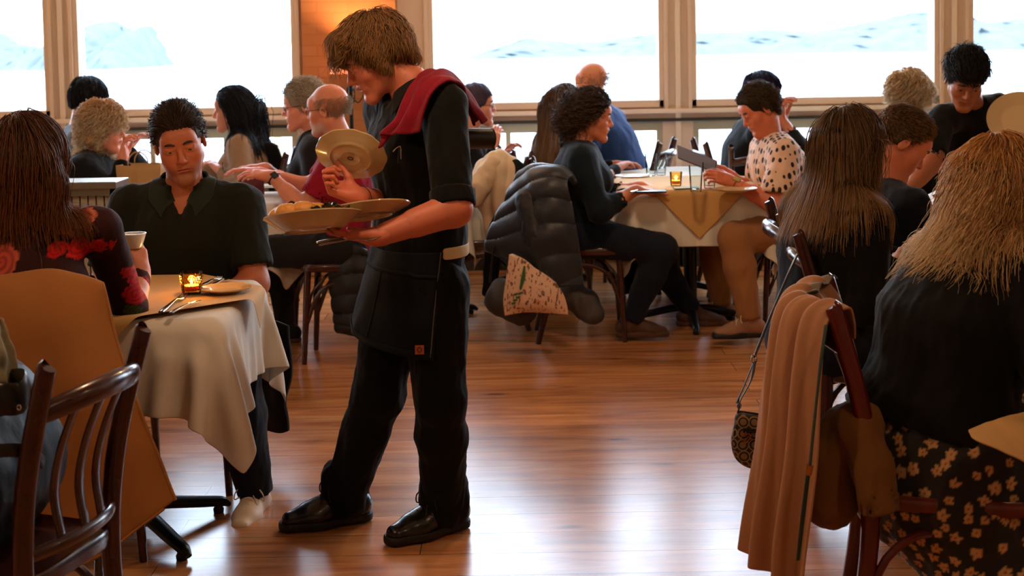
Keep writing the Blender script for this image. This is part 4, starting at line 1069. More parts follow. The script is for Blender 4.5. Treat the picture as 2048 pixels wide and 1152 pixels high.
# ---- the woman in the sheer rose print top, back to the camera
hT = hx(58, 330, 3.92); x, y = base_of(hT, 88, .09)
def rose_cols(V):
    c = np.tile(np.array(srgb(46, 19, 17)[:3]), (len(V), 1)); 
    n = noise3(V, 9, 1); c = c * (1 + .25 * n[:, None])
    blk = noise3(V, 5, 0) > .35; c[blk] *= .35
    def rose(cx, cz, R, col, yy=None, xx=None):
        if xx is None: d0 = V[:, 0] - cx; d1 = V[:, 2] - cz; vis = V[:, 1] < yy
        else: d0 = V[:, 1] - cx; d1 = V[:, 2] - cz; vis = V[:, 0] > xx
        an = np.arctan2(d1, d0); rr = np.hypot(d0, d1); lob = R * (1 + .10 * np.sin(an * 7) + .05 * np.sin(an * 3 + 1))
        m = (rr < lob) & vis; t = rr / R
        sh = .72 + .28 * np.sin(t * 15 + an * 2.2) ; cc = np.array(srgb(*col)[:3])
        c[m] = (cc * (sh[:, None]) * (1 - .35 * (1 - t[:, None]) * np.array([0, 1, 1])))[m]
    for (px, py, R, col) in ((153, 440, .040, (196, 104, 82)), (32, 507, .042, (186, 84, 66)), (162, 494, .024, (190, 30, 26)), (130, 492, .020, (176, 24, 22)), (192, 494, .018, (190, 34, 28)), (8, 452, .03, (120, 24, 22)), (-60, 470, .04, (180, 90, 70)), (218, 497, .014, (200, 30, 24))):
        p = W(px, py, 3.86); rose(p[0], p[2], R * 1.08, col, yy=3.92)
    for (px, py, R, col) in ((272, 590, .030, (196, 34, 42)), (278, 560, .022, (200, 40, 46)), (262, 625, .022, (60, 84, 50)), (268, 540, .018, (190, 36, 40))):
        p = W(px, py, 4.05); rose(p[0], p[2], R, col, yy=4.2)
    return c
C_sheer = mat('sheer printed mesh', (60, 24, 20), rough=.75, attr=True, bump=.3, bscale=900, spec=.12)
J = seated(x, y, 88, s=.97, headT=hT, look=(.25, 1, -.08), shw=.178, handR=W(287, 535, 4.24), poleR=(.35, -.1, -1.0), handL=(x - .2, y + .42, .80), twist=-4)
J['elR'] = W(258, 620, 4.12); J['shR'] = W(202, 458, 3.94)
J['wrR'] = W(282, 545, 4.24)
r, P2 = person('woman with long brown hair and sheer black rose-printed top, back to the camera', J, skin=(196, 126, 96), shirt=C_sheer, trousers=C_black, sleeve=1.97, fem=True, g=.006, tg=.006, hres=.005, sres=.006,
    shirt_fn=rose_cols, wr=.003, neckline=.02, hand_opt=dict(R=dict(curl=.75, back=(.6, -.6, .2), dir=(-.25, .4, 1))),
    hair=H(style='long', length=.10, col=(52, 29, 18), col2=(96, 56, 32), tip=(140, 84, 44), L=.25, n=6500, flow='part', px=0, grav=.26, wave=.004, wfreq=1.4, seg=16, r=.0013, hold=.55, loose=.12, vol=1.4,
           extra=[rc((0, -.09, -.02), (0, -.085, -.13), .055, .045, k=.05, side=(1, 0, 0), w=1.7), rc((-.085, -.06, -.06), (-.105, -.05, -.16), .033, .022, k=.04)]))

# ---- the waiter
Y0 = 4.36
f = nrm((-.86, -.50, 0)); l = np.array([-f[1], f[0], 0.0])   # his left is towards the camera
l = nrm(np.cross((0, 0, 1), f))
J = dict(f=f, l=l, fp=f, lp=l)
J['pelvis'] = W(838, 560, 4.38); J['waist'] = W(840, 455, 4.38); J['chest'] = W(838, 320, 4.38); J['neck'] = W(822, 168, 4.37)
J['shL'] = W(888, 210, 4.18); J['shR'] = W(768, 218, 4.52)
J['elL'] = W(908, 418, 4.06); J['wrL'] = W(752, 474, 3.97)
J['elR'] = W(815, 415, 4.60); J['wrR'] = W(712, 392, 4.19)
J['hipL'] = W(868, 575, 4.30); J['hipR'] = W(795, 575, 4.46)
J['knL'] = W(880, 800, 4.27); J['knR'] = W(757, 790, 4.44)
J['anL'] = W(888, 1012, 4.40); J['anR'] = W(690, 1003, 4.50)
J['toeL'] = W(790, 1100, 4.29); J['toeR'] = W(560, 1080, 4.42)
J['anL'][2] = .10; J['anR'][2] = .10
J['head'] = W(752, 118, 4.36); J['look'] = nrm((-.90, -.22, -.52)); J['headup'] = np.array([-.35, -.1, 1.0])
r1, P1 = person('waiter in a black shirt and dark denim apron standing and carrying three plates', J, skin=(206, 116, 86), shirt=C_waiter, trousers=C_trous, sleeve=1.0, w=1.0, aw=1.12, g=.013, tg=.017, hem=.030,
    hres=.003, sres=.0065, res_hand=.0028, brows=M_brow_mid, neckline=.035, flare=.014, wr=.007, eye_open=.35, head_kw=dict(nose=1.05, jaw=.96, fat=.96, lid=.9), hs=.97,
    hand_opt=dict(L=dict(curl=(.30, .25, .28, .34), back=(0.1, -.2, -1), dir=(-1, .12, .04), side=-1, thumb=.25, thumb_in=.1), R=dict(curl=(1.25, 1.35, 1.4, 1.4), dir=(-.92, -.02, .36), back=(-.15, .50, -.85), thumb=.1, thumb_in=.9)),
    hair=H(style='long', length=.0, col=(92, 62, 38), col2=(150, 108, 66), tip=(176, 132, 84), L=.085, n=5200, Lfn=lambda P: 1 + .55 * np.clip((P[:, 1] - .0) / .07, 0, 1) * np.clip((P[:, 2] - .05) / .05, 0, 1), flow='crown', crown=(0, -.05, .13), grav=.05, wave=.004, wfreq=1.0, seg=13, r=.0011, hold=.5, loose=.22, vol=2.2, lift=.25, mess=.2, jit=.04,
           volume=[el((0, -.018, .052), (.086, .112, .096), k=.02), rc((.068, .01, .03), (.072, .0, -.030), .022, .012, k=.03), rc((-.068, .01, .03), (-.072, .0, -.030), .022, .012, k=.03),
                   rc((0, -.085, .0), (0, -.098, -.055), .040, .022, k=.03, side=(1, 0, 0), w=1.9), rc((-.03, .075, .10), (-.02, .105, .066), .022, .010, k=.03, side=(1, 0, 0), w=1.6), rc((.03, .075, .10), (.03, .105, .066), .022, .010, k=.03, side=(1, 0, 0), w=1.6),
                   el((0, .135, -.045), (.085, .068, .095), k=.012, op='-'), el((0, .06, -.13), (.10, .12, .09), k=.02, op='-')]))
collar(r1, P1, cl('black poplin collar', (16, 18, 19)), spread=.076, drop=.11, lift=.008)
# rolled cuffs
for sd in 'LR':
    S0, E, Wr = J['sh' + sd], J['el' + sd], J['wr' + sd]; d = nrm(E - S0); e = E - d * .012
    V, F = sdf_mesh([rc(e - d * .045, e + d * .004, .066, .064, k=.004, fb=True, fa=True), rc(e - d * .06, e + d * .03, .056, .055, k=.003, op='-')], .0045); V = wrinkle(V, F, .003, 14, 2)
    link_mesh('rolled_cuff', V, F, C_waiter, r1)
# apron: a sheet wrapped round the hips and thighs
ap = []
for (z0, spread, grow, lift) in ((0, 0, .010, 0), (.06, .0, .014, 0), (.13, .0, .020, 0), (.20, 0, .027, 0), (.27, 0, .034, 0)):
    row = []
    for i, a in enumerate(np.linspace(-62, 84, 11)):
        aa = math.radians(a); t = z0 / .27
        c = J['waist'] * (1 - t) + (J['hipL'] * .5 + J['hipR'] * .5 - np.array([0, 0, .10])) * t + f * .03 * t; c = c - np.array([0, 0, 0])
        q = c + l * math.sin(aa) * (.172 + grow) + f * math.cos(aa) * (.128 + grow * 1.2)
        q[2] = J['waist'][2] - .055 - z0 + .035 * t * (-(a) / 60.0)
        row.append(q)
    ap.append(row)
X = loft(ap, 48, 90); n_ = sheet_normals(X); X = X + n_ * (.006 * noise3(X * np.array([1, 1, .35]), 14))[..., None]
APR = sheet('apron', X, C_apron, r1, thick=.003, sub=0, origin=np.array(r1['org']))
def on_sheet(X, u, v, off=.004):
    i = int(u * (X.shape[0] - 1)); j = int(v * (X.shape[1] - 1)); n = sheet_normals(X)[i, j]; c = X.mean((0, 1)); c[2] = X[i, j][2]
    if n @ (X[i, j] - c) < 0: n = -n
    return X[i, j] + n * off, n
def strip_on(X, u0, v0, u1, v1, wd, name, m, parent, off=.003, n=30):
    rows = []
    for t in np.linspace(0, 1, n):
        a, nn = on_sheet(X, u0 + (u1 - u0) * t, v0 + (v1 - v0) * t, off); rows.append(a)
    rows = np.array(rows); tg_ = np.gradient(rows, axis=0); cc = X.mean((0, 1))
    Xs = []
    for a, t in zip(rows, tg_):
        n3 = a - cc; n3[2] = 0; n3 = nrm(n3); s_ = nrm(np.cross(nrm(t), n3)); Xs.append([a - s_ * wd / 2, a + s_ * wd / 2])
    return sheet(name, np.array(Xs), m, parent, thick=.002, sub=0, origin=np.array(parent['org']))
M_seam = cl('apron seam denim', (20, 25, 32), bump=.6)
strip_on(X, .24, .02, .26, .99, .010, 'pocket_seam', M_seam, APR); strip_on(X, .975, .01, .975, .99, .014, 'hem', M_seam, APR); strip_on(X, .25, .52, .97, .52, .006, 'pocket_divider', M_seam, APR); strip_on(X, .02, .985, .98, .985, .005, 'edge_stitching', mat('pale stitching', (78, 78, 76)), APR)
a_, n_2 = on_sheet(X, .935, .90, .006); s_ = nrm(np.cross((0, 0, 1), n_2))
mb = MB(); up_ = np.cross(n_2, s_); mb.add([a_ + s_ * i * .0135 + up_ * j * .0135 + n_2 * k for k in (0, .002) for (i, j) in ((-1, -1), (1, -1), (1, 1), (-1, 1))], [(0, 1, 2, 3), (4, 5, 6, 7), (0, 1, 5, 4), (1, 2, 6, 5), (2, 3, 7, 6), (3, 0, 4, 7)])
tg2 = mb.build('leather_tag', mat('orange leather tag', (176, 84, 48), rough=.6), APR, smooth=False)
MB().tube([a_ + n_2 * .003 + s_ * .006 * math.cos(q) + up_ * .007 * math.sin(q) for q in np.linspace(0, 6.28, 13)[:-1]], .0012, 6, closed=True, sub=2).build('tag_emblem', mat('tag emblem', (70, 26, 14), rough=.7), tg2)
# apron string and the pale webbing belt at his back
bl = []
for a in np.linspace(84, 200, 14):
    aa = math.radians(a); q = J['waist'] + l * math.sin(aa) * .176 + f * math.cos(aa) * .140; q[2] = J['waist'][2] - .062; bl.append(q)
Xb = np.array([[q + np.array([0, 0, dz]) for q in bl] for dz in (-.019, 0, .019)])
sheet('belt', Xb, mat('cream webbing', (214, 190, 146), rough=.8, bump=.3), r1, thick=.005, sub=1, origin=np.array(r1['org']))
# shoes with laces
for sd, ttl in (('L', 0), ('R', 1)):
    shoe(r1, J['an' + sd], J['toe' + sd], M_shoe_blk, M_sole_blk, s=1.10, laces=M_lace_b)
    cuffc = J['an' + sd] + np.array([.02, .01, -.005])
    V, F = sdf_mesh([rc(J['an' + sd] + np.array([.0, 0, -.028]), J['an' + sd] + np.array([.0, 0, .05]), .066, .064, k=.02, side=f, w=1.18)], .007); V = wrinkle(V, F, .010, 13, 1)
    link_mesh('trouser_cuff', V, F, C_trous, r1)
# breast pocket, clip and pen, shirt placket and buttons
sp = J['f'] * .0
# wrist cord on the right wrist
for off_ in (0.0, .012):
    c = J['wrR'] + (J['elR'] - J['wrR']) * (.10 + off_ * 3); d = nrm(J['elR'] - J['wrR']); s1 = nrm(np.cross(d, (0, 0, 1))); s2 = np.cross(d, s1)
    MB().tube([c + s1 * .029 * math.cos(a) + s2 * .029 * math.sin(a) + d * .006 * math.sin(a * 2) for a in np.linspace(0, 6.28, 15)[:-1]], .0035 - off_ * .12, 8, closed=True, sub=2).build('wrist_cord', C_black, r1)
c = J['wrL'] * .62 + J['wrL'] * .38
WAITER_J = J

def simple(label, px, py, Y, yaw, back=.10, **k):
    hT = W(px, py, Y); x, y = base_of(hT, yaw, back)
    sk = {q: k.pop(q) for q in list(k) if q in ('s', 'lean', 'seat', 'handL', 'handR', 'poleL', 'poleR', 'look', 'headup', 'shw', 'feetL', 'feetR', 'twist', 'tilt')}
    J = seated(x, y, yaw, headT=hT, **sk)
    k.setdefault('hres', .0045); k.setdefault('sres', .011); k.setdefault('res_hand', .0036)
    return person(label, J, **k)
# ---- right hand table
r, P17 = simple('woman with long straight light brown hair and black top, writing', 1706, 300, 4.62, 28, back=.16, s=.96, look=(.85, .48, -.14), handR=W(1796, 528, 4.55), handL=W(1830, 520, 4.9), poleR=(-.3, -.4, -1),
    skin=(200, 130, 100), shirt=C_black, trousers=C_jeans, fem=True, g=.014, sres=.009, neckline=.01, hand_opt=dict(R=dict(curl=.8, back=(-.2, -.5, .8)), L=dict(curl=.7)), shoes=SHOES_B,
    hair=H(style='long', length=.24, col=(70, 50, 34), col2=(120, 88, 58), tip=(176, 132, 86), L=.34, lvar=.4, n=7500, flow='part', px=0, grav=.30, seg=15, r=.0012, hold=.6, loose=.05, vol=1.2,
           extra=[rc((0, -.070, .0), (-.01, -.10, -.22), .038, .050, k=.05, side=(1, 0, 0), w=1.7), rc((.075, -.02, -.05), (.07, -.05, -.24), .03, .022, k=.04), rc((-.075, -.02, -.05), (-.07, -.02, -.26), .03, .022, k=.04)]))
r, P18 = simple('young man with cropped brown hair and navy shirt bent over his phone', 1803, 290, 5.15, 25, back=.30, s=1.0, look=(.80, -.02, -.62), headup=(.6, .1, 1), handR=W(1868, 432, 5.0), handL=W(1905, 440, 5.25), poleR=(-.2, -.6, -1),
    skin=(206, 120, 86), shirt=C_navy, trousers=C_jeans, g=.014, sres=.010, neckline=.02, hand_opt=dict(R=dict(curl=.6, dir=(.6, -.1, .5)), L=dict(curl=.6)), eye_open=.3, brows=M_brow_mid, hres=.004, shoes=SHOES_B,
    hair=H(style='short', col=(64, 44, 30), col2=(104, 76, 50), tip=(170, 128, 84), L=.020, n=3600, flow='forward', grav=.02, r=.0010, hold=.1, lift=.75, loose=.0, vol=.0, res=.0055, seg=5, Lfn=lambda P: 1 + 1.8 * np.clip((P[:, 2] - .09) / .04, 0, 1) * np.clip((P[:, 1] + .03) / .08, 0, 1)))
J = seated(1.0, 3.38, 14, s=1.02, headT=W(2008, 390, 3.42), look=(.86, .42, -.30), handR=(1.42, 3.20, .80), handL=(1.44, 3.62, .80), poleR=(-.2, -.5, -1), feetL=(1.44, 3.62, .085), feetR=(1.42, 3.30, .085), shw=.185)
J['shL'] = W(1872, 536, 3.56); J['shR'] = W(2070, 560, 3.24); J['neck'] = W(1962, 498, 3.42); J['chest'] = W(1908, 645, 3.40)
r, P19 = person('woman with long blonde hair, black jumper and floral skirt at the right front', J, skin=(208, 140, 110), shirt=C_black2, fem=True, w=1.12, g=.022, shirt_extra=[rc(J['waist'] + np.array([0, 0, .03]), np.array([J['pelvis'][0] + .0, J['pelvis'][1], .60]), .150, .196, k=.05, side=J['lp'], w=1.25, fb=True)], sres=.008, hres=.005, wr=.007, neckline=.02, trousers=None, shoes=SHOES_B,
    hair=H(style='long', length=.17, col=(170, 98, 34), col2=(218, 156, 80), tip=(236, 204, 152), L=.25, lvar=.6, n=9000, flow='part', px=.01, grav=.28, wave=.010, wfreq=1.5, seg=16, r=.0012, hold=.6, loose=.10, vol=1.2, jit=.03,
           extra=[rc((0, -.065, .0), (0, -.085, -.17), .045, .040, k=.05, side=(1, 0, 0), w=1.9), rc((.078, -.02, -.02), (.085, -.05, -.19), .030, .022, k=.04), rc((-.078, -.02, -.02), (-.085, -.03, -.19), .030, .022, k=.04)]))
def flower_cols(V):
    c = np.tile(np.array(srgb(17, 12, 13)[:3]), (len(V), 1)); rs = np.random.RandomState(11)
    # scatter flowers evenly over the cloth itself
    idx = rs.permutation(len(V)); cs = []; 
    for i in idx[:9000]:
        p = V[i]
        if all(np.sum((p - q) ** 2) > (.027 * k) ** 2 for q, k in cs): cs.append((p, rs.choice([.85, 1.0, 1.12])))
        if len(cs) > 900: break
    nn = SKN[0]
    for p, k in cs:
        d = V - p; m = np.einsum('ij,ij->i', d, d) < (.0145 * k) ** 2
        j = np.where(m)[0]; dd = d[j]; n = nn[j].mean(0); n = nrm(n); a = nrm(np.cross(n, (.3, .2, .9))); b = np.cross(n, a)
        x_ = dd @ a; y_ = dd @ b; rr = np.hypot(x_, y_) / (.0140 * k); an = np.arctan2(y_, x_) + p[0] * 40
        pet = .58 + .42 * np.abs(np.cos(an * 2.5)) ; in_ = rr < pet
        c[j[in_]] = np.array(srgb(206, 160, 104)[:3]); c[j[rr < .20]] = np.array(srgb(150, 52, 34)[:3])
    return c
def skirt(root, J):
    P = [rc(J['pelvis'] - np.array([0, 0, .10]), J['pelvis'] - np.array([0, 0, .02]), .180, .165, k=.06, side=J['lp'], w=1.3)]
    kn = (J['knL'] + J['knR']) / 2
    for sd in 'LR':
        P += [rc(J['hip' + sd], J['kn' + sd], .138, .108, k=.12), rc(J['kn' + sd], J['an' + sd] + np.array([0, 0, .10]), .105, .125, k=.16, fb=True)]
    P += [rc((J['hipL'] + J['hipR']) / 2, kn, .11, .10, k=.1), rc(kn, (J['anL'] + J['anR']) / 2 + np.array([0, 0, .1]), .12, .15, k=.1, fb=True)]
    P += [rc(np.array((1.05, 3.30, .50)), np.array((1.17, 3.24, .08)), .13, .185, k=.08, fb=True), rc(np.array((1.15, 3.36, .50)), np.array((1.42, 3.36, .08)), .14, .2, k=.08, fb=True)]
    V, F = sdf_mesh(P, .0058); V = wrinkle(V * 1.0, F, .010, 9, 1); global SKN; SKN = [vnormals(V, F)]
    return link_mesh('skirt', V, F, mat('black floral viscose', (20, 15, 16), rough=.8, attr=True, sheen=.2), root, cols=flower_cols(V))
skirt(r, J)
# ---- second waiter leaning over the right table
hT = W(1930, 160, 6.25)
f = nrm((-.28, -1, 0)); l = nrm(np.cross((0, 0, 1), f))
J = dict(f=f, l=l, fp=f, lp=l)
J['head'] = hT; J['look'] = nrm((-.12, -.80, -.52)); J['headup'] = np.array([0, -.5, 1.0])
J['neck'] = W(1938, 205, 6.38); J['chest'] = W(1952, 295, 6.48); J['waist'] = W(1965, 372, 6.56); J['pelvis'] = W(1972, 450, 6.62)
J['shR'] = W(1880, 242, 6.30); J['shL'] = W(1998, 216, 6.46)
J['elR'] = W(1866, 322, 6.12); J['wrR'] = W(1806, 392, 5.98); J['elL'] = W(2070, 290, 6.30); J['wrL'] = W(2060, 262, 6.10)
for sd, dx in (('R', -.09), ('L', .09)):
    J['hip' + sd] = J['pelvis'] + np.array([dx, 0, -.02]); J['kn' + sd] = np.array([J['pelvis'][0] + dx, 6.55, .48]); J['an' + sd] = np.array([J['pelvis'][0] + dx * 1.2, 6.6, .09]); J['toe' + sd] = J['an' + sd] + np.array([-.03, -.18, -.055])
r, P16 = person('young black-haired waiter in black leaning over behind the right table', J, skin=(160, 96, 66), shirt=C_black, trousers=C_jeans, sleeve=1.0, w=.96, g=.012, hres=.004, sres=.010, res_hand=.0035, brows=M_brow_dark, eye_open=.5, head_kw=dict(lid=.8, jaw=.95), neckline=.02, shoes=SHOES_B,
    hair=H(style='short', col=(14, 13, 14), col2=(34, 31, 32), L=.055, n=3000, flow='forward', lift=.55, grav=.05, mess=.3, r=.0013, hold=.3, loose=.2, vol=2.5,
           volume=[el((0, -.012, .062), (.088, .106, .088), k=.02), rc((0, .075, .10), (0, .098, .074), .022, .014, k=.03, side=(1, 0, 0), w=2.4), el((0, .125, -.035), (.085, .05, .088), k=.012, op='-'), el((0, .02, -.09), (.12, .13, .09), k=.02, op='-')]),
    hand_opt=dict(L=dict(curl=.3, dir=(-.8, -.2, .3), back=(0, -.7, .5)), R=dict(curl=.5)))
# ---- middle tables
r, P12 = simple('woman with dark curly tied-back hair and dark sweater seated at the middle table', 1183, 236, 7.34, 0, back=.06, s=.96, look=(1, -.08, -.16), handR=W(1272, 380, 7.22), handL=W(1282, 372, 7.55), poleR=(-.2, -.5, -1), poleL=(-.2, .5, -1), feetR=W(1262, 640, 7.25), feetL=(.95, 7.6, .085),
    skin=(206, 128, 94), shirt=C_teal, trousers=C_jeans, sleeve=1.62, fem=True, w=1.08, g=.014, brows=M_brow_dark, shoes=dict(up=M_brownsole, sole=M_brownsole, kind='boot'), hand_opt=dict(R=dict(curl=.12, dir=(1, -.05, -.08), back=(0, -.1, 1)), L=dict(curl=.2, dir=(1, -.4, -.1))),
    hair=H(style='bob', col=(24, 19, 18), col2=(48, 38, 33), tip=(90, 68, 52), L=.17, n=2400, flow='back', grav=.12, wave=.016, wfreq=3, seg=16, r=.0022, hold=.35, loose=.5, vol=.8, lift=.2,
           volume=[el((0, -.016, .048), (.082, .104, .094), k=.02), el((0, -.125, -.03), (.055, .055, .07), k=.03), rc((0, -.12, -.05), (.02, -.12, -.15), .045, .030, k=.03), el((0, .125, -.045), (.082, .075, .100), k=.02, op='-'), el((0, .05, -.13), (.12, .12, .09), k=.02, op='-')]))
r, P13 = simple('man in a pale short-sleeved shirt patterned with dark motifs reading a menu', 1518, 222, 7.45, 186, back=.20, s=1.0, look=(-.86, -.22, -.50), headup=(-.5, 0, 1), handL=W(1462, 362, 7.25), handR=W(1458, 350, 7.6), poleL=(.2, -.5, -1), poleR=(.2, .5, -1), feetL=W(1500, 640, 7.12), feetR=W(1442, 608, 7.75),
    skin=(204, 116, 84), shirt=None, trousers=C_khaki, w=1.05, g=.016, hres=.004, brows=M_brow_dark, eye_open=.3, head_kw=dict(lid=.9), hand_opt=dict(L=dict(curl=.8, dir=(-.9, -.2, .3), back=(.0, -.9, .4)), R=dict(curl=.7, dir=(-.9, 0, .3), back=(0, .9, .4))), tg=.018, shoes=dict(up=M_boot, sole=M_sole_blk, kind='boot', laces=M_lace), hem=.02,
    hair=H(style='short', col=(38, 30, 24), col2=(70, 56, 42), tip=(120, 98, 72), L=.055, n=2600, flow='back', lift=.4, wave=.004, wfreq=1.2, grav=.05, r=.0013, loose=.3, vol=1.0, hold=.4, line=.006))
Jm = P13['J']
def motif_mat():
    m = bpy.data.materials.new('pale shirt with dark leaf motifs'); m.use_nodes = True; t = m.node_tree; N = t.nodes; L = t.links; b = N['Principled BSDF']
    co = N.new('ShaderNodeTexCoord').outputs['Object']; mp = N.new('ShaderNodeMapping'); mp.inputs['Scale'].default_value = (1, 1, .62); mp.inputs['Rotation'].default_value = (0, .2, 0); L.new(co, mp.inputs[0])
    v = N.new('ShaderNodeTexVoronoi'); v.inputs['Scale'].default_value = 34; v.inputs['Randomness'].default_value = .25; L.new(mp.outputs[0], v.inputs[0])
    r_ = N.new('ShaderNodeValToRGB'); r_.color_ramp.interpolation = 'CONSTANT'; r_.color_ramp.elements[0].color = srgb(24, 24, 32); r_.color_ramp.elements[1].position = .36; r_.color_ramp.elements[1].color = srgb(216, 180, 156); L.new(v.outputs['Distance'], r_.inputs[0]); L.new(r_.outputs[0], b.inputs['Base Color']); b.inputs['Roughness'].default_value = .85
    return m
SPm = torso_prims(Jm, .016, False, 1.05) + sum([arm_prims(Jm, sd, .020, .85, 1.05, flare=.018) for sd in 'LR'], []) + [cuff_cut(Jm, sd, .85, 1.05, .03) for sd in 'LR']
SPm.append(rc(Jm['neck'] + np.array([-.02, 0, .08]), Jm['neck'] - np.array([.01, 0, .0]), .06, k=.01, op='-'))
V, F = sdf_mesh(SPm, .009); V = wrinkle(V, F, .008, 10, 0); link_mesh('shirt', V, F, motif_mat(), r)
collar(r, P13, MATS.get('pale shirt') or bpy.data.materials['pale shirt with dark leaf motifs'], spread=.07, drop=.10)
def wristwatch(root, J, sd, band, face, t=.10, up=(0, -.6, .8)):
    c = J['wr' + sd] + (J['el' + sd] - J['wr' + sd]) * t; d = nrm(J['el' + sd] - J['wr' + sd]); u = np.array(up, float); u = nrm(u - d * (u @ d)); s_ = np.cross(d, u)
    w_ = MB().tube([c + u * .0285 * math.cos(a) + s_ * .0285 * math.sin(a) for a in np.linspace(0, 6.28, 15)[:-1]], .0028, 8, sq=(3.2, .8), up=d, closed=True, sub=2).build('watch_strap', band, root)
    k = MB(); q = c + u * .033; k.add([q + d * i * .017 + s_ * j * .015 + u * h for h in (-.004, .004) for (i, j) in ((-1, -1), (1, -1), (1, 1), (-1, 1))], [(3, 2, 1, 0), (4, 5, 6, 7), (0, 1, 5, 4), (1, 2, 6, 5), (2, 3, 7, 6), (3, 0, 4, 7)])
    k.build('watch_case', face, w_, smooth=False)
wristwatch(r, Jm, 'L', mat('gold bracelet', (190, 150, 80), metal=.9, rough=.3), mat('gold case', (200, 170, 110), metal=.9, rough=.25))
r, P11 = simple('woman with very long straight brown hair and black top behind the curly-haired woman', 1132, 216, 8.28, 20, back=.08, s=.96, look=(.75, .66, -.05), skin=(196, 126, 96), shirt=C_black, trousers=C_black, fem=True, hres=.006, sres=.013,
    handR=(.62, 8.3, .80), handL=(.62, 8.5, .80),
    hair=H(style='long', length=.30, col=(56, 42, 34), col2=(100, 76, 56), tip=(150, 112, 80), L=.52, n=2200, flow='part', px=0, grav=.3, seg=14, r=.002, hold=.6, vol=1.2, extra=[rc((0, -.10, .0), (-.05, -.16, -.36), .055, .055, k=.05, side=(1, 0, 0), w=1.5)]))
r, P10 = simple('large bald man in a blue shirt and glasses seated by the middle window', 1182, 168, 8.85, 158, back=.20, s=1.10, look=(-.75, .55, -.12), skin=(216, 140, 104), shirt=C_blue, trousers=C_black, w=1.22, shw=.195, hres=.005, sres=.013, glasses=M_wire, neckline=.0, eye_open=.8,
    handR=(.25, 9.0, .8), handL=(.22, 8.7, .8), belly=.03, hs=1.03, hair=H(col=(130, 100, 80), col2=(160, 130, 106), L=.005, n=400, mask='fringe', r=.0012, seg=3, novol=True, grav=0, hold=0, lift=.6))
r, P9 = simple('person in dark clothes with short hair facing right, behind the waiter', 955, 214, 8.75, 2, back=.10, s=1.0, look=(1, -.05, -.02), skin=(214, 140, 110), shirt=C_hood, trousers=C_black, hres=.005, sres=.013, brows=M_brow_dark, glasses=M_wire, handR=W(988, 292, 8.62), handL=W(1010, 310, 8.8), poleR=(-.1, -.5, -1),
    hair=H(style='short', col=(74, 62, 84), col2=(104, 90, 112), L=.04, n=1300, flow='crown', r=.0018, vol=1.2))
r, P14 = simple('dark-haired person in a black top facing right by the window, hands clasped', 1528, 192, 8.6, 4, back=.16, s=1.04, look=(1, -.02, -.08), skin=(200, 122, 92), shirt=C_black, trousers=C_black, w=1.08, hres=.005, sres=.013, sleeve=1.7, handR=W(1562, 238, 8.45), handL=W(1566, 236, 8.6), poleR=(.3, -.6, -1), poleL=(.3, .6, -1), brows=M_brow_dark, hand_opt=dict(R=dict(curl=.8, dir=(.1, 0, 1)), L=dict(curl=.8, dir=(.1, 0, 1))),
    hair=H(style='short', col=(24, 20, 40), col2=(44, 36, 70), L=.06, n=1600, flow='crown', r=.0018, vol=2.2, lift=.3))
r, P15 = simple('woman with loose curly blonde hair and dark jacket facing away by the right window', 1815, 188, 8.45, 176, back=.12, s=1.0, look=(-.6, -.1, -.5), headup=(-.4, 0, 1), skin=(206, 140, 112), shirt=C_navy, trousers=C_black, fem=True, w=1.06, hres=.006, sres=.013,
    hair=H(style='bob', col=(196, 146, 92), col2=(240, 200, 144), tip=(250, 236, 206), L=.17, n=2600, flow='crown', grav=.14, wave=.018, wfreq=2.6, seg=12, r=.002, hold=.55, loose=.35, vol=1.2, lift=.15))
# ---- tables on the left
r, P8 = simple('bald man with white beard and glasses in a crimson shirt facing left', 657, 222, 6.95, 178, back=.06, s=1.0, look=(-.93, .30, -.10), handL=W(542, 352, 6.85), handR=W(520, 345, 7.1), poleL=(.2, -.4, -1), poleR=(.2, .5, -1), feetL=(-1.32, 7.0, .14), feetR=(-1.2, 7.35, .085),
    skin=(222, 140, 108), shirt=C_crimson, trousers=C_charcoal, sleeve=.75, g=.014, hres=.0045, glasses=M_wire, brows=mat('grey brow', (170, 160, 150)), shoes=dict(up=C_charcoal, sole=M_brownsole), hand_opt=dict(L=dict(curl=.35, dir=(-1, .1, .15), back=(0, -.4, .9)), R=dict(curl=.35, dir=(-1, 0, .2))),
    stubble=.6, beard_col=(.62, .56, .50), hair=H(col=(150, 132, 108), col2=(190, 176, 152), L=.008, n=1500, mask='fringe', r=.0008, seg=3, grav=.1, hold=.4, lift=.15, novol=True))
wristwatch(r, P8['J'], 'L', mat('black strap', (20, 20, 22), rough=.5), mat('dark watch glass', (40, 44, 50), rough=.1))
collar(r, P8, C_crimson, spread=.064, drop=.09)
r, P7 = simple('woman with short silver hair and glasses in a dark shirt, facing left', 606, 214, 7.5, 182, back=.08, s=.98, look=(-1, -.18, -.12), handL=W(556, 350, 7.3), handR=W(530, 335, 7.5), poleL=(.2, -.4, -1),
    skin=(222, 146, 118), shirt=C_charcoal, trousers=C_jeans, sleeve=1.4, fem=True, g=.014, hres=.0045, glasses=M_wire, brows=mat('grey brow', (1, 1, 1)), hand_opt=dict(L=dict(curl=.3, dir=(-1, 0, .1)), R=dict(curl=.3, dir=(-1, 0, .1))), neckline=.02,
    hair=H(style='short', col=(150, 130, 104), col2=(196, 182, 160), tip=(226, 218, 204), L=.07, n=2200, flow='back', lift=.45, grav=.03, wave=.004, r=.0015, loose=.2, vol=2.2))
collar(r, P7, C_charcoal, spread=.064, drop=.09)
Jb = P7['J']; c = Jb['wrL'] + (Jb['elL'] - Jb['wrL']) * .1; d = nrm(Jb['elL'] - Jb['wrL']); s1 = nrm(np.cross(d, (0, 0, 1))); s2 = np.cross(d, s1)
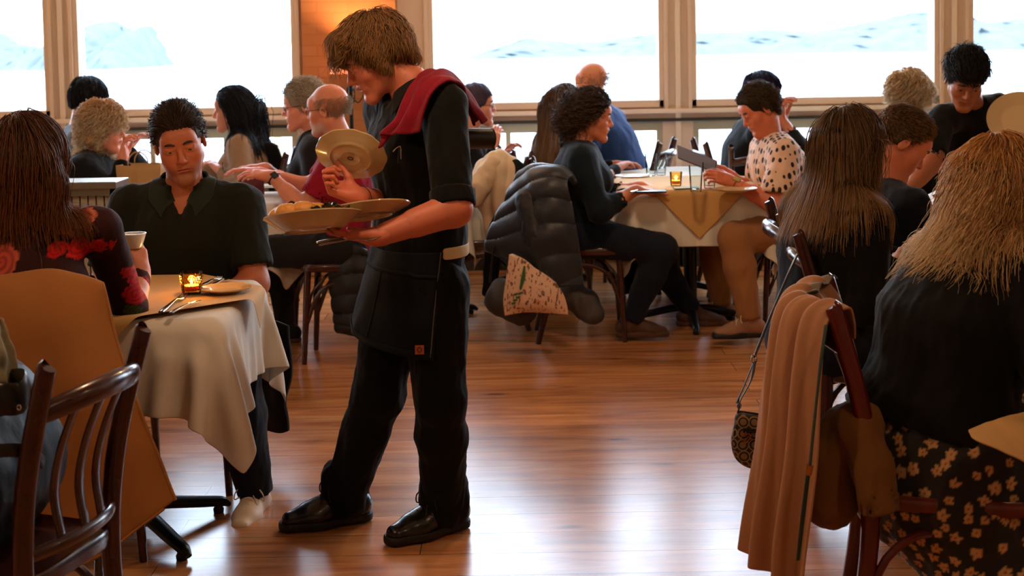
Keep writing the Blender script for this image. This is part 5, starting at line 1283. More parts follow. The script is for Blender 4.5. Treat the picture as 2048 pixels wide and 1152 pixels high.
MB().tube([c + s1 * .028 * math.cos(a) + s2 * .028 * math.sin(a) for a in np.linspace(0, 6.28, 15)[:-1]], .0045, 8, closed=True, sub=2).build('bracelet', mat('red bracelet', (190, 24, 40), rough=.4), r)
r, P6 = simple('woman with long black hair in a beige sweater facing left by the window', 463, 222, 8.35, 180, back=.13, s=.97, look=(-1, -.1, -.08), skin=(214, 146, 118), shirt=C_beige, trousers=C_black, fem=True, w=1.05, g=.016, hres=.005, sres=.012, handL=W(440, 340, 8.2), handR=W(400, 330, 8.5),
    hair=H(style='long', length=.22, col=(18, 18, 24), col2=(34, 34, 42), L=.36, n=1900, flow='back', grav=.28, seg=13, r=.0021, hold=.6, vol=1.6, wave=.004, extra=[rc((0, -.09, -.02), (0, -.15, -.26), .06, .05, k=.05, side=(1, 0, 0), w=1.5)]))
r, P4 = simple('person with short black hair in a grey tee seated at the left window', 178, 202, 8.75, 20, back=.14, s=1.0, look=(.85, .35, -.3), skin=(190, 116, 88), shirt=C_grey, trousers=C_jeans, sleeve=.8, hres=.005, sres=.013, handR=W(228, 300, 8.6), handL=W(260, 290, 8.9),
    hair=H(style='short', col=(16, 17, 20), col2=(32, 33, 40), L=.065, n=1600, flow='crown', r=.0018, vol=2.4, lift=.1))
r, P5 = simple('woman with curly blonde hair in a black hooded top at the left table', 208, 258, 7.25, 2, back=.10, s=.95, look=(1, -.12, -.12), skin=(222, 142, 112), shirt=C_hood, trousers=C_black, fem=True, w=1.08, g=.02, hres=.0045, handR=W(246, 318, 7.1), handL=W(250, 300, 7.4), poleR=(.2, -.5, -1), brows=M_brow_mid, hand_opt=dict(R=dict(curl=.7, dir=(.1, 0, 1)), L=dict(curl=.7, dir=(-.1, -.1, 1))),
    hair=H(style='bob', col=(200, 138, 82), col2=(240, 194, 134), tip=(250, 234, 204), L=.13, n=2600, flow='crown', grav=.12, wave=.014, wfreq=2.6, seg=12, r=.0018, hold=.4, loose=.3, vol=1.8, lift=.3, crown=(0, -.02, .13)),
    shirt_extra=None)
# ------------------------------------------------------------------ tables and their linen
def T_(k): return TABLES[k]
TABLES['G'] = (-.54, 7.95, .32, .36); TABLES['H'] = (1.95, 8.75, .34, .36); TABLES['J'] = (1.72, 4.68, .42, .93)
cx, cy, hx_, hy_ = T_('A'); table(cx, cy, hx_, hy_, 'small table on black iron pedestal at front left under white cloth', frz=42)
drape('tablecloth', 'white tablecloth on the front left table, corner hanging towards the aisle', cx, cy, hx_, hy_, .245, M_white_cloth, n=60, seed=1, group='white tablecloths')
drape('tablecloth', 'tan overlay cloth set cornerwise on the front left table', cx + .02, cy, hx_, hy_, .1, M_tan_cloth, rot=43, half=(.355, .355), z=.761, lift=.004, grow=.018, group='tan overlay cloths')
cx, cy, hx_, hy_ = T_('B'); table(cx, cy, hx_, hy_, 'black iron pedestal table in the middle of the room under the curly-haired woman\'s hand', frz=-2)
cx2, cy2, hx2, hy2 = T_('B2'); table(cx2, cy2, hx2, hy2, 'pedestal table pushed against the far side of the middle table', frz=0)
drape('tablecloth', 'white tablecloth on the middle table, long corner hanging at the left', cx, cy, hx_, hy_, .26, M_white_cloth, n=52, seed=4, group='white tablecloths')
drape('tablecloth', 'tan overlay cloth with its point hanging at the front of the middle table', cx, cy, hx_, hy_, .1, M_tan_cloth, rot=45, half=(.452, .452), z=.761, lift=.004, grow=.018, n=40, group='tan overlay cloths')
drape('tablecloth', 'white tablecloth on the table behind the middle table', cx2, cy2 + .01, hx2, hy2, .24, M_white_cloth, n=36, seed=6, z=.752, group='white tablecloths')
for k, lab in (('D', 'table on the left where the man in crimson sits'), ('E', 'table by the far left window'), ('F', 'table by the middle window before the man in blue'), ('G', 'table half hidden behind the waiter'), ('H', 'table by the right window'),):
    cx, cy, hx_, hy_ = T_(k); table(cx, cy, hx_, hy_, 'pedestal ' + lab, frz=20)
    drape('tablecloth', 'white tablecloth on the ' + lab, cx, cy, hx_, hy_, .26, M_white_cloth, n=36, seed=len(lab), group='white tablecloths', steps=70)
cx, cy, hx_, hy_ = T_('J'); table(cx, cy, hx_, hy_, 'long pedestal table on the right between the seated guests', cols=(-.45, .45), frz=10)
drape('tablecloth', 'tan tablecloth on the long right-hand table', cx, cy, hx_, hy_, .22, M_tan_cloth, n=60, seed=9, steps=60)

# ------------------------------------------------------------------ chairs
chair(-1.165, 4.99, -88, 'dark wood chair under the man in the olive polo shirt')
chair(-1.30, 4.00, 88, 'dark wood chair under the woman in the rose print top, tan coat over its back')
chair(-1.12, 2.954, 166.3, 'dark bentwood chair in the left foreground with a leather bag on its seat')
chair(1.22, 5.13, -4.3, 'dark bentwood chair under the young man with the phone, farthest of three')
chair(1.19, 4.54, -12, 'dark bentwood chair with a bag strap over it, middle of the three at right')
chair(1.02, 3.33, -10.4, 'red-brown bentwood chair with a beige coat over its back at the right front', m=M_redwood)
chair(.37, 7.36, 0, 'dark chair under the curly-haired woman, hung with a quilted jacket')
chair(1.47, 7.47, 184, 'dark chair under the man in the patterned shirt')
chair(.22, 8.25, 12, 'dark chair under the woman with very long brown hair')
chair(.70, 8.80, 160, 'dark chair behind the man in blue')
chair(-.33, 8.75, 0, 'dark chair under the person facing right behind the waiter')
chair(1.40, 8.62, 4, 'dark chair of the person in black by the right window')
chair(2.47, 8.47, 176, 'dark chair under the blonde woman by the window')
chair(1.44, 8.36, 90, 'empty dark chair beyond the man in the patterned shirt')
chair(-.83, 6.97, 178, 'dark chair under the man in crimson with a padded jacket on it')
chair(-1.0, 7.5, 182, 'dark chair under the woman with silver hair')
chair(-1.57, 8.36, 180, 'dark chair under the woman in beige, a black jacket over its back')
chair(-2.70, 8.68, 20, 'dark chair under the person in grey at the left window')
chair(-2.20, 7.25, 2, 'dark chair under the woman in the hooded top')
chair(-.17, 7.72, 176, 'dark chair draped with a cream coat behind the waiter')
# ------------------------------------------------------------------ crockery and cutlery
M_china = mat('cream china', (206, 176, 130), rough=.22, coat=.4, spec=.6)
M_china_w = mat('white china', (230, 226, 218), rough=.2, coat=.4)
M_glass = pane_mat('drinking glass', (.96, .98, .98), k=.16, rough=.02)
M_water = pane_mat('water in glass', (.95, .97, .98), k=.12)
def plate(name, label, c, n, R, m=M_china, cat='plate', scallop=.012, deep=.018, group=None, twist=0.0):
    """n: normal of the eating side"""
    z = nrm(n); x = nrm(np.cross((0, 1, .02), z)); y = np.cross(z, x); Rm = np.stack([x, y, z], axis=1)
    prof = [(0, .0022), (.52, .0022), (.60, .004), (.68, .010), (.985, deep), (1.0, deep + .0015), (1.0, deep - .002), (.97, deep - .004), (.68, .004), (.62, -.002), (.585, -.0045), (.565, -.0045), (.55, -.001), (.28, -.0012), (.265, -.003), (.25, -.0012), (0, -.0012)]
    N_ = 96; V = []; F = []
    for (r, h) in prof:
        for i in range(N_):
            a = 2 * math.pi * i / N_; rr = r * R * (1 + scallop * math.cos(a * 12) * max(0, (r - .6) / .4)); V.append((rr * math.cos(a), rr * math.sin(a), h))
    for j in range(len(prof) - 1):
        for i in range(N_): F.append((j * N_ + i, j * N_ + (i + 1) % N_, (j + 1) * N_ + (i + 1) % N_, (j + 1) * N_ + i))
    V = np.array(V) @ Rm.T + np.array(c)
    o = link_mesh(name, V, F, m, None, origin=np.array(c, float)); o.data.set_sharp_from_angle(angle=math.radians(50))
    return tag(o, label, cat, group), Rm
def glass(px, py, label, h=.125, r=.034, z=.757, water=.6, group='water glasses on the tables', Y=None):
    p = G(px, py, z) if Y is None else W(px, py, Y)
    t = thing('drinking_glass', label, 'glass', p, group)
    n = 8; prof = [(0, .002), (r * .74, .002), (r * .78, .010), (r * .9, h * .5), (r, h), (r - .0018, h), (r * .9 - .0018, h * .5), (r * .76 - .0012, .014), (0, .012)]
    MB().lathe(prof, c=p, n=32).build('tumbler', M_glass, t)
    if water: MB().lathe([(0, .0135), (r * .74 - .002, .015), (r * (.76 + .2 * water) - .003, h * water), (0, h * water)], c=p, n=28).build('water', M_water, t)
    return t
def votive(px, py, label, h=.072, r=.034, lit=True, big=False, z=.757):
    p = G(px, py, z); t = thing('votive_candle', label, 'candle', p, 'amber votive candles')
    rows = []; prof = [(0, .001), (r * .80, .001), (r * .84, .006)] + [(r * (.84 + .16 * k / 8) + .0007 * (k % 2), .006 + (h - .006) * k / 8) for k in range(1, 9)] + [(r - .002, h), (r * .80, .012), (0, .012)]
    g = MB().lathe(prof, c=p, n=36)
    if big:
        for j in range(7):
            for i in range(22):
                a = (i + .5 * (j % 2)) / 22 * 6.283; rr = r * (.86 + .14 * j / 7) + .0006; q = p + np.array([rr * math.cos(a), rr * math.sin(a), .012 + j * (h - .018) / 7]); V, F = uv_sphere(.0030, 6, 4); g.add(V * np.array([1, 1, 1.3]) + q, [tuple(f) for f in F])
    g.build('amber_glass', pane_mat('amber pressed glass', (1.0, .84, .55), k=.22, rough=.08), t)
    MB().lathe([(0, .013), (r * .78, .013), (r * .80, h * .40), (0, h * .38)], c=p, n=24).build('wax', mat('honey wax', (236, 190, 110), rough=.5, sss=.3), t)
    fl = MB().lathe([(0, 0), (.0035, .004), (.0042, .009), (.0022, .017), (0, .024)], c=p + np.array([0, 0, h * .42]), n=12).build('flame', mat('candle flame', (255, 220, 140), emit=(1.0, .62, .20), estr=22.0), t)
    d = bpy.data.lights.new('candle_light', 'POINT'); d.energy = 1.1 if big else .5; d.color = (1.0, .58, .22); d.shadow_soft_size = .012
    o = bpy.data.objects.new('candle_light', d); COL.objects.link(o); o.location = (0, 0, h * .62); o.parent = t
    return t
def fork(name, label, a, b, z, m=M_steel, group='steel cutlery', kind='fork'):
    a = np.array(a, float); b = np.array(b, float); d = nrm(b - a); s = nrm(np.cross(d, (0, 0, 1))); u = np.array([0, 0, 1.0]); L = np.linalg.norm(b - a)
    at = lambda t, w, h: a + d * t * L + s * w + u * h
    mb = MB(); mb.tube([at(0, 0, .003), at(.12, 0, .005), at(.35, 0, .007), at(.58, 0, .009), at(.68, 0, .006)], [.0085, .009, .006, .004, .005], 10, sq=(1, .32))
    if kind == 'fork':
        mb.tube([at(.66, 0, .006), at(.72, 0, .003), at(.77, 0, .003)], [.005, .011, .0115], 10, sq=(1, .22))
        for w in (-.0085, -.0028, .0028, .0085): mb.tube([at(.76, w, .003), at(.88, w, .004), at(1.0, w, .009)], [.0019, .0017, .001], 6)
    elif kind == 'knife': mb.tube([at(.60, 0, .008), at(.66, 0, .006), at(.85, 0, .005), at(.98, .003, .004)], [.005, .009, .0095, .003], 10, sq=(1, .16))
    else: mb.tube([at(.66, 0, .006), at(.76, 0, .004), at(.88, 0, .003), at(1.0, 0, .007)], [.005, .017, .020, .006], 14, sq=(1, .22))
    o = mb.build(name, m, None, origin=a); return tag(o, label, kind, group)

# ---- front left table
votive(384, 588, 'glowing amber glass votive candle on the front left table', h=.070, r=.034, big=True, z=.7725)
p = G(451, 582, .776); plate('side_plate', 'cream side plate on the front left table beside the votive candle', p, (0, 0, 1), .080, deep=.012, scallop=.0, group='cream plates')
fork('fork', 'steel fork lying nearest the camera on the front left table', G(322, 626, .775), G(371, 590, .775), .775)
fork('knife', 'steel knife lying beside the near fork on the front left table', G(341, 628, .775), G(402, 602, .775), .775, kind='knife')
fork('fork', 'steel fork on the far side of the front left table by the plate', G(405, 572, .775), G(440, 558, .775), .775)
fork('knife', 'steel knife on the far side of the front left table by the plate', G(425, 572, .775), G(458, 559, .775), .775, kind='knife')
cup = thing('teacup', 'white teacup held by the woman in the rose print top', 'cup', W(268, 488, 4.26)); c = W(268, 496, 4.26)
MB().lathe([(0, 0), (.020, 0), (.026, .008), (.038, .045), (.0365, .045), (.024, .010), (0, .006)], c=c, n=32).build('bowl', M_china_w, cup)
MB().tube([c + np.array(q) for q in ((-.034, 0, .036), (-.055, 0, .034), (-.056, 0, .018), (-.030, 0, .012))], .003, 8).build('handle', M_china_w, cup)
# ---- middle table
votive(1352, 372, 'small amber votive candle on the middle table', h=.075, r=.033, z=.772)
glass(1392, 384, 'water glass at the front of the middle table', h=.135, r=.036, z=.772)
glass(1419, 377, 'water glass just behind and right of the front one on the middle table', h=.135, r=.036, z=.772)
glass(1302, 352, 'left water glass of the pair at the back of the middle table', h=.13, r=.034, z=.762)
glass(1322, 351, 'right water glass of the pair at the back of the middle table', h=.13, r=.034, z=.762)
plate('side_plate', 'tan plate in front of the man in the patterned shirt', G(1472, 381, .7765), (0, 0, 1), .105, deep=.012, scallop=0, group='cream plates')
plate('side_plate', 'white plate at the far left of the middle table', G(1265, 355, .766), (0, 0, 1), .10, m=M_china_w, deep=.012, scallop=0, group='cream plates')
def slabthing(name, label, cat, c, ax, ay, t, m, group=None):
    ax = np.array(ax, float); ay = np.array(ay, float); n = nrm(np.cross(ax, ay)) * t; c = np.array(c, float)
    mb = MB(); mb.add([c + ax * i / 2 + ay * j / 2 + n * k / 2 for k in (-1, 1) for (i, j) in ((-1, -1), (1, -1), (1, 1), (-1, 1))], [(3, 2, 1, 0), (4, 5, 6, 7), (0, 1, 5, 4), (1, 2, 6, 5), (2, 3, 7, 6), (3, 0, 4, 7)])
    o = mb.build(name, m, None, smooth=False, origin=c); return tag(o, label, cat, group)
c = (W(1355, 303, 7.5) + W(1436, 335, 7.35)) / 2; ax = W(1436, 335, 7.35) - W(1355, 303, 7.5)
mn = slabthing('menu', 'menu board with pale sheet held by the man in the patterned shirt', 'menu', c, ax, (0.02, .20, .05), .006, mat('menu back', (90, 74, 66), rough=.95, spec=.05))
nn_ = nrm(np.cross(ax, (0.02, .20, .05))); 
if nn_[2] < 0: nn_ = -nn_
# the sheet shown is the one facing the camera side
sh = slabthing('menu_sheet', None, None, c - nn_ * .006, ax * .93, np.array((0.02, .20, .05)) * .92, .002, mat('menu paper', (190, 170, 156), rough=.95, spec=.05)); sh.parent = mn; sh.location = tuple(-nn_ * .006)
slabthing('phone', 'dark phone lying under the curly-haired woman\'s hand', 'phone', G(1302, 383, .776), (.15, 0, 0), (0, .075, 0), .008, M_blackm)
slabthing('card', 'small dark-edged card beside the votive on the middle table', 'card', G(1372, 375, .776), (.13, .02, 0), (0, .09, 0), .003, mat('pale green card', (120, 150, 136), rough=.7))
fork('knife', 'steel knife in front of the curly-haired woman', G(1262, 385, .776), G(1290, 379, .776), .776, kind='knife')
# ---- D table: carrier bag, glass, menu block
def paper_bag():
    t = thing('paper_bag', 'brown paper carrier bag with twisted handles on the left table', 'bag', G(284, 374, .757)); p = W(284, 372, 7.02); p[2] = .757
    w, d, h = .215, .12, .215
    rs = np.random.RandomState(3); rows = []
    for k, z in enumerate(np.linspace(0, h, 7)):
        row = []
        s = 1 + .02 * math.sin(k * 1.3)
        for (x, y) in ((-w / 2, -d / 2), (-w / 6, -d / 2 - .006), (-.01, -d / 2 + .008), (w / 6, -d / 2 - .004), (w / 2, -d / 2), (w / 2 - .018 * z / h, 0), (w / 2, d / 2), (0, d / 2), (-w / 2, d / 2), (-w / 2 + .018 * z / h, 0), (-w / 2, -d / 2)):
            row.append(p + np.array([x * s, y, z + .004 * math.sin(x * 30)]))
        rows.append(row)
    V = np.array(rows); nu, nv, _ = V.shape; o = sheet('bag_body', V, mat('kraft paper', (176, 134, 84), rough=.8, bump=.15, bscale=90), t, thick=.002, sub=0, origin=np.array(t['org']))
    o.data.set_sharp_from_angle(angle=math.radians(25))
    for y in (-d / 2, d / 2): MB().tube([p + np.array(q) for q in ((-.05, y, h - .02), (-.045, y, h + .03), (-.015, y, h + .062), (.02, y, h + .058), (.045, y, h + .03), (.05, y, h - .02))], .0032, 8).build('handle', mat('twisted paper cord', (186, 146, 98), rough=.8), t)
    MB().add([p + np.array(q) for q in ((-w / 2, -d / 2, 0.001), (w / 2, -d / 2, .001), (w / 2, d / 2, .001), (-w / 2, d / 2, .001))], [(0, 1, 2, 3)]).build('bag_base', MATS['kraft paper'], t)
paper_bag()
glass(460, 368, 'ribbed water glass on the left table near the clasped hands', h=.125, r=.042)
slabthing('menu_block', 'dark red box standing at the edge of the left table', 'box', G(503, 388, .757) + np.array([0, 0, .05]), (.13, .03, 0), (-.02, .10, 0), .10, mat('dark red board', (96, 22, 34), rough=.5))
slabthing('phone', 'dark phone on the left table near the paper bag', 'phone', G(430, 374, .757) + np.array([0, 0, .006]), (.07, .02, 0), (-.02, .14, 0), .008, M_blackm)
slabthing('napkin', 'folded white napkin on the left table near the red box', 'napkin', G(545, 376, .757) + np.array([0, .05, .008]), (.16, .02, 0), (-.02, .12, 0), .012, M_white_cloth)
# ---- tables by the windows
for i, (px, py, Y) in enumerate(((312, 322, 8.6), (1060, 335, 8.9), (1668, 330, 8.7), (1690, 330, 8.75))):
    k = 'EFHH'[i]; cx, cy, hx_, hy_ = T_(k)
    glass(0, 0, ['water glass on the far left window table', 'water glass on the table before the man in blue', 'left water glass on the right window table', 'right water glass on the right window table'][i], h=.12, r=.033, Y=None) if False else None
def glass_at(x, y, label, **k):
    t = glass(1000, 500, label, **k); t.location = (x, y, .757); return t
glass_at(-2.0, 8.6, 'water glass on the far left window table'); glass_at(.05, 8.8, 'water glass on the table before the man in blue'); glass_at(1.8, 8.6, 'water glass on the right window table')
glass_at(1.55, 4.2, 'water glass on the long right table beside the blonde woman'); glass_at(1.72, 5.2, 'water glass on the long right table beyond the phone')
plate('side_plate', 'cream plate on the table before the man in blue', (.15, 9.0, .760), (0, 0, 1), .11, deep=.012, scallop=0, group='cream plates')

# ---- what the waiter carries
pA, RA = plate('dinner_plate', 'cream dinner plate of roast potatoes and greens balanced on the waiter\'s left hand', W(627, 458, 3.93), (-.085, .23, 1), .137, deep=.038, scallop=.004, group='plates carried by the waiter')
pB, RB = plate('dinner_plate', 'empty cream plate resting on the waiter\'s left forearm', W(735, 431, 4.04), (-.125, .27, 1), .126, deep=.022, scallop=.006, group='plates carried by the waiter')
pC, RC = plate('dinner_plate', 'cream scalloped plate held upright by the waiter, its underside showing', W(701, 316, 4.22), (.10, .72, .66), .107, deep=.016, scallop=.012, group='plates carried by the waiter')
o = MB().tube([np.array(W(701, 316, 4.22)) + RC @ np.array((.008 * math.cos(a), .006 * math.sin(a), -.0022)) for a in np.linspace(0, 6.28, 11)[:-1]], .0014, 6, closed=True, sub=2).build('makers_mark', mat('maker\'s mark ink', (60, 44, 30), rough=.6), pC)
cA = np.array(W(627, 458, 3.93))
def blob(name, label, cat, c, r, m, seed, group, amp=.18, sq=(1, 1, 1), R=np.eye(3)):
    V, F = uv_sphere(1.0, 28, 18); n = noise3(V + seed, 2.2); V = V * (1 + amp * n[:, None] * .6) * np.array(r) * np.array(sq); V = V @ R.T + np.array(c)
    return tag(link_mesh(name, V, F, m, None, origin=np.array(c, float)), label, cat, group)
M_potato = mat('roast potato', (206, 140, 58), rough=.5, var=.45, vscale=60, bump=.4, bscale=160); M_bacon = mat('roasted meat', (130, 62, 34), rough=.4, var=.5, vscale=80); M_leaf = mat('dark salad leaf', (48, 62, 26), rough=.4, var=.4, vscale=60, trans=.2)
for i, (x_, y_, r_) in enumerate(((-.088, .01, .026), (-.062, -.035, .027), (-.030, .02, .028), (-.018, -.03, .028), (.012, .005, .024))):
    blob('roast_potato', ['leftmost roast potato on the waiter\'s plate', 'roast potato at the near left of the waiter\'s plate', 'roast potato at the back of the waiter\'s plate', 'large roast potato in the middle of the waiter\'s plate', 'roast potato beside the meat on the waiter\'s plate'][i], 'potato', cA + RA @ np.array((x_, y_, .046)), (r_ * 1.35, r_ * 1.15, r_ * 1.12), M_potato, i, 'roast potatoes')
for i, (x_, y_, r_) in enumerate(((.038, .0, .018), (.052, -.02, .016), (.058, .018, .017), (.075, -.004, .014))):
    blob('roasted_meat', ['left piece', 'near piece', 'back piece', 'right piece'][i] + ' of roasted meat among the greens on the waiter\'s plate', 'meat', cA + RA @ np.array((x_, y_, .050)), (r_, r_ * .9, r_ * .8), M_bacon if i % 2 else M_potato, i + 9, 'pieces of meat')
for i, (x_, y_, z_, a) in enumerate(((-.048, .01, .074, .3), (.060, .01, .062, 1.5), (.048, -.03, .055, 2.4), (.085, -.02, .046, .2), (.022, -.05, .046, 1.0))):
    U, V_ = np.meshgrid(np.linspace(-1, 1, 9), np.linspace(-1, 1, 7), indexing='ij'); w_ = np.sqrt(np.maximum(1 - U ** 2, 0)) * .5
    L_ = np.stack([U * .024, V_ * w_ * .024, .006 * np.sin(U * 4 + V_ * 3) + .006 * V_ ** 2], axis=-1) @ _rz(a).T @ RA.T + cA + RA @ np.array((x_, y_, z_))
    tag(sheet('salad_leaf', L_, M_leaf, None, thick=.0008, sub=1, origin=cA), ['salad leaf on top of the left potatoes', 'salad leaf on the meat at the right of the plate', 'salad leaf at the near side of the meat', 'rightmost salad leaf on the plate', 'salad leaf at the front edge of the plate'][i] , 'leaf', 'salad leaves')
a = W(735, 488, 3.93); b = W(634, 490, 3.90)
sp_ = fork('spoon', 'steel spoon whose bowl shows below the waiter\'s left hand', W(640, 492, 3.92), W(762, 478, 3.87), 0, kind='spoon'); fork('fork', 'steel fork handle sticking out under the dinner plate', W(634, 487, 3.93), W(752, 470, 4.00), 0)
cy_ = thing('rolled_presenter', 'black rolled folder tucked under the waiter\'s arm behind his back', 'folder', W(945, 278, 4.45))
MB().tube([W(905, 277, 4.40), W(940, 277, 4.42), W(982, 277, 4.46)], .0325, 24, sub=3).build('roll', mat('black rolled leather', (18, 16, 20), rough=.45, bump=.2), cy_)
MB().tube([W(981, 277, 4.46), W(985, 277, 4.462)], .0335, 24, sub=1).build('end_rim', mat('black rolled leather', (1, 1, 1)), cy_)
# ---- the crimson towel over his shoulder
def Wd(l_): return [W(*q) for q in l_]
rows = [Wd([(757, 298, 4.17), (768, 272, 4.165), (800, 270, 4.13), (842, 264, 4.10)]),
        Wd([(778, 258, 4.19), (800, 236, 4.16), (822, 228, 4.13), (852, 222, 4.10)]),
        Wd([(806, 208, 4.20), (822, 190, 4.19), (846, 182, 4.15), (868, 190, 4.10)]),
        Wd([(832, 168, 4.24), (850, 152, 4.27), (880, 150, 4.22), (898, 166, 4.14)]),
        Wd([(858, 150, 4.32), (878, 142, 4.33), (908, 156, 4.30), (922, 180, 4.20)]),
        Wd([(900, 172, 4.38), (914, 170, 4.40), (934, 188, 4.34), (938, 206, 4.28)]),
        Wd([(938, 226, 4.40), (946, 212, 4.43), (958, 218, 4.38), (956, 232, 4.33)]),
        Wd([(950, 252, 4.40), (956, 240, 4.43), (972, 238, 4.40), (966, 248, 4.35)])]
X = loft(rows, 60, 44); n_ = sheet_normals(X); v = np.linspace(0, 1, 44)[None, :]; u = np.linspace(0, 1, 60)[:, None]
X = X + n_ * (.010 * np.sin(v * 17 + u * 3) * (1 - .3 * u) + .005 * noise3(X, 16))[..., None]
for q in range(2):
    d = sdf_at(P1['shirt'], X); m_ = d < .010
    if m_.any():
        Y_ = X[m_]; g = np.stack([sdf_at(P1['shirt'], Y_ + np.array(w_) * .004) - d[m_] for w_ in ((1, 0, 0), (0, 1, 0), (0, 0, 1))], axis=-1); g /= np.maximum(np.linalg.norm(g, axis=-1, keepdims=True), 1e-6); X[m_] = Y_ + g * (.010 - d[m_])[:, None]
tag(sheet('side_towel', X, cl('crimson towel', (132, 20, 40), bump=.5, bscale=500), None, thick=.009, sub=1, origin=X.mean((0, 1))), 'crimson cloth folded over the waiter\'s left shoulder', 'towel')
# ---- pen clip at his chest pocket
t = thing('pen', 'steel-clipped pen in the waiter\'s chest pocket', 'pen', W(800, 300, 4.06))
MB().tube([W(797, 326, 4.075), W(801, 292, 4.075)], .0045, 10, sub=1).build('barrel', M_blackm, t)
MB().tube([W(786, 303, 4.07), W(792, 297, 4.06), W(801, 294, 4.062), (W(802, 318, 4.06))], .0018, 8).build('clip', M_steel, t)

# ------------------------------------------------------------------ phone, pen, papers on the right
c = W(1864, 404, 4.98); ax = W(1898, 388, 5.02) - W(1838, 418, 4.94)
def prism_slab(name, label, cat, c, ax, ay, t, m): return slabthing(name, label, cat, c, ax, ay, t, m)
up_ = nrm(np.cross(nrm(ax), (0.0, 1, .55))) ; ay = nrm(np.array((.10, .55, .50)) * 1.0); ay = nrm(ay - nrm(ax) * (ay @ nrm(ax))) * .075
ph = slabthing('smartphone', 'smartphone with a bright white screen held by the young man in navy', 'phone', W(1868, 404, 4.97), nrm(ax) * .150, ay, .008, M_blackm)
n_ = nrm(np.cross(ax, ay)); n_ = n_ if n_[1] < 0 else -n_
for nm, du, dv, su, sv, m in (('screen', 0, 0, .93, .90, mat('lit phone screen', (235, 235, 235), emit=(.9, .92, .95), estr=.55)), ('screen_photo', .22, .0, .30, .62, mat('dark picture on screen', (96, 44, 38), rough=.3, emit=(.25, .09, .07), estr=.3)), ('screen_text', -.16, 0, .05, .6, mat('grey text on screen', (120, 120, 124), rough=.5))):
    q = np.array(W(1868, 404, 4.97)) + n_ * (.0045 + (.0008 if nm != 'screen' else 0)) + nrm(ax) * .15 * du + ay * dv
    s_ = slabthing(nm, None, None, q, nrm(ax) * .150 * su, ay * sv, .0006, m); s_.parent = ph; s_.location = tuple(np.array(s_.location) - np.array(ph.location))
o = tag(MB().tube([W(1800, 532, 4.50), W(1812, 498, 4.56)], [.002, .0042], 10, sub=1).build('pen', mat('white pen', (220, 220, 220), rough=.3), None), 'white pen held by the woman with light brown hair', 'pen')
slabthing('paper', 'tan slip of paper under the writing hand at the right table', 'paper', W(1828, 545, 4.62), (.16, -.02, .0), (.03, .24, .02), .003, mat('tan paper', (206, 166, 106), rough=.8))
# the menu in the second waiter's hand
c = W(2040, 240, 6.0)
mp_ = plate('serving_plate', 'cream plate with round well held up by the second waiter', c, (-.25, -.75, .6), .135, deep=.015, scallop=.0)
rowsN = [Wd([(1936, 862, 3.05), (1990, 838, 3.08), (2060, 818, 3.12)]), Wd([(1942, 872, 2.98), (2000, 880, 2.98), (2060, 905, 2.98)]), Wd([(1960, 884, 2.94), (2010, 905, 2.93), (2066, 935, 2.93)])]
X = loft(rowsN, 14, 24); X[..., 2] += .004 * noise3(X, 20); tag(sheet('napkin', X, M_tan_cloth, None, thick=.004, origin=X.mean((0, 1))), 'tan napkin on the lap of the blonde woman', 'napkin')
# ------------------------------------------------------------------ coats, bags and lamp
M_tancoat = cl('tan coat cloth', (150, 98, 50), bump=.2, sheen=.3); M_beige = cl('beige coat wool', (176, 128, 94), bump=.3, sheen=.4); M_lining = cl('grey-green lining', (112, 104, 88), sheen=.1)
# tan coat on the front left chair
rows = [Wd([(-60, 640, 3.80), (60, 620, 3.80), (140, 630, 3.80), (190, 640, 3.80)]), Wd([(-60, 575, 3.74), (70, 552, 3.74), (150, 560, 3.74), (200, 578, 3.74)]),
        Wd([(-60, 566, 3.68), (60, 545, 3.68), (150, 552, 3.68), (208, 576, 3.68)]), Wd([(-70, 640, 3.62), (60, 630, 3.60), (165, 640, 3.61), (236, 690, 3.64)]),
        Wd([(-80, 800, 3.58), (80, 800, 3.55), (205, 800, 3.55), (275, 810, 3.60)]), Wd([(-80, 960, 3.56), (90, 990, 3.52), (230, 960, 3.52), (318, 920, 3.60)]),
        Wd([(-80, 1180, 3.54), (90, 1160, 3.50), (240, 1085, 3.50), (347, 1000, 3.60)])]
X = loft(rows, 60, 60); n_ = sheet_normals(X); u = np.linspace(0, 1, 60)[:, None]; v = np.linspace(0, 1, 60)[None, :]
X = X + n_ * ((.016 * np.sin(v * 11 + u * 2.5) * np.clip(u - .3, 0, 1) + .008 * noise3(X, 7)))[..., None]
ct = thing('coat', 'smooth tan coat draped over the chair back of the woman in roses', 'coat', X.mean((0, 1)))
sheet('coat_body', X, M_tancoat, ct, thick=.007, sub=1, origin=np.array(ct['org']))
MB().tube([X[i, -1] for i in range(14, 60, 5)], .0055, 8, sub=4).build('rolled_edge', M_tancoat, ct)
MB().tube([X[-1, j] for j in range(0, 60, 5)], .0045, 8, sub=4).build('hem', M_tancoat, ct)
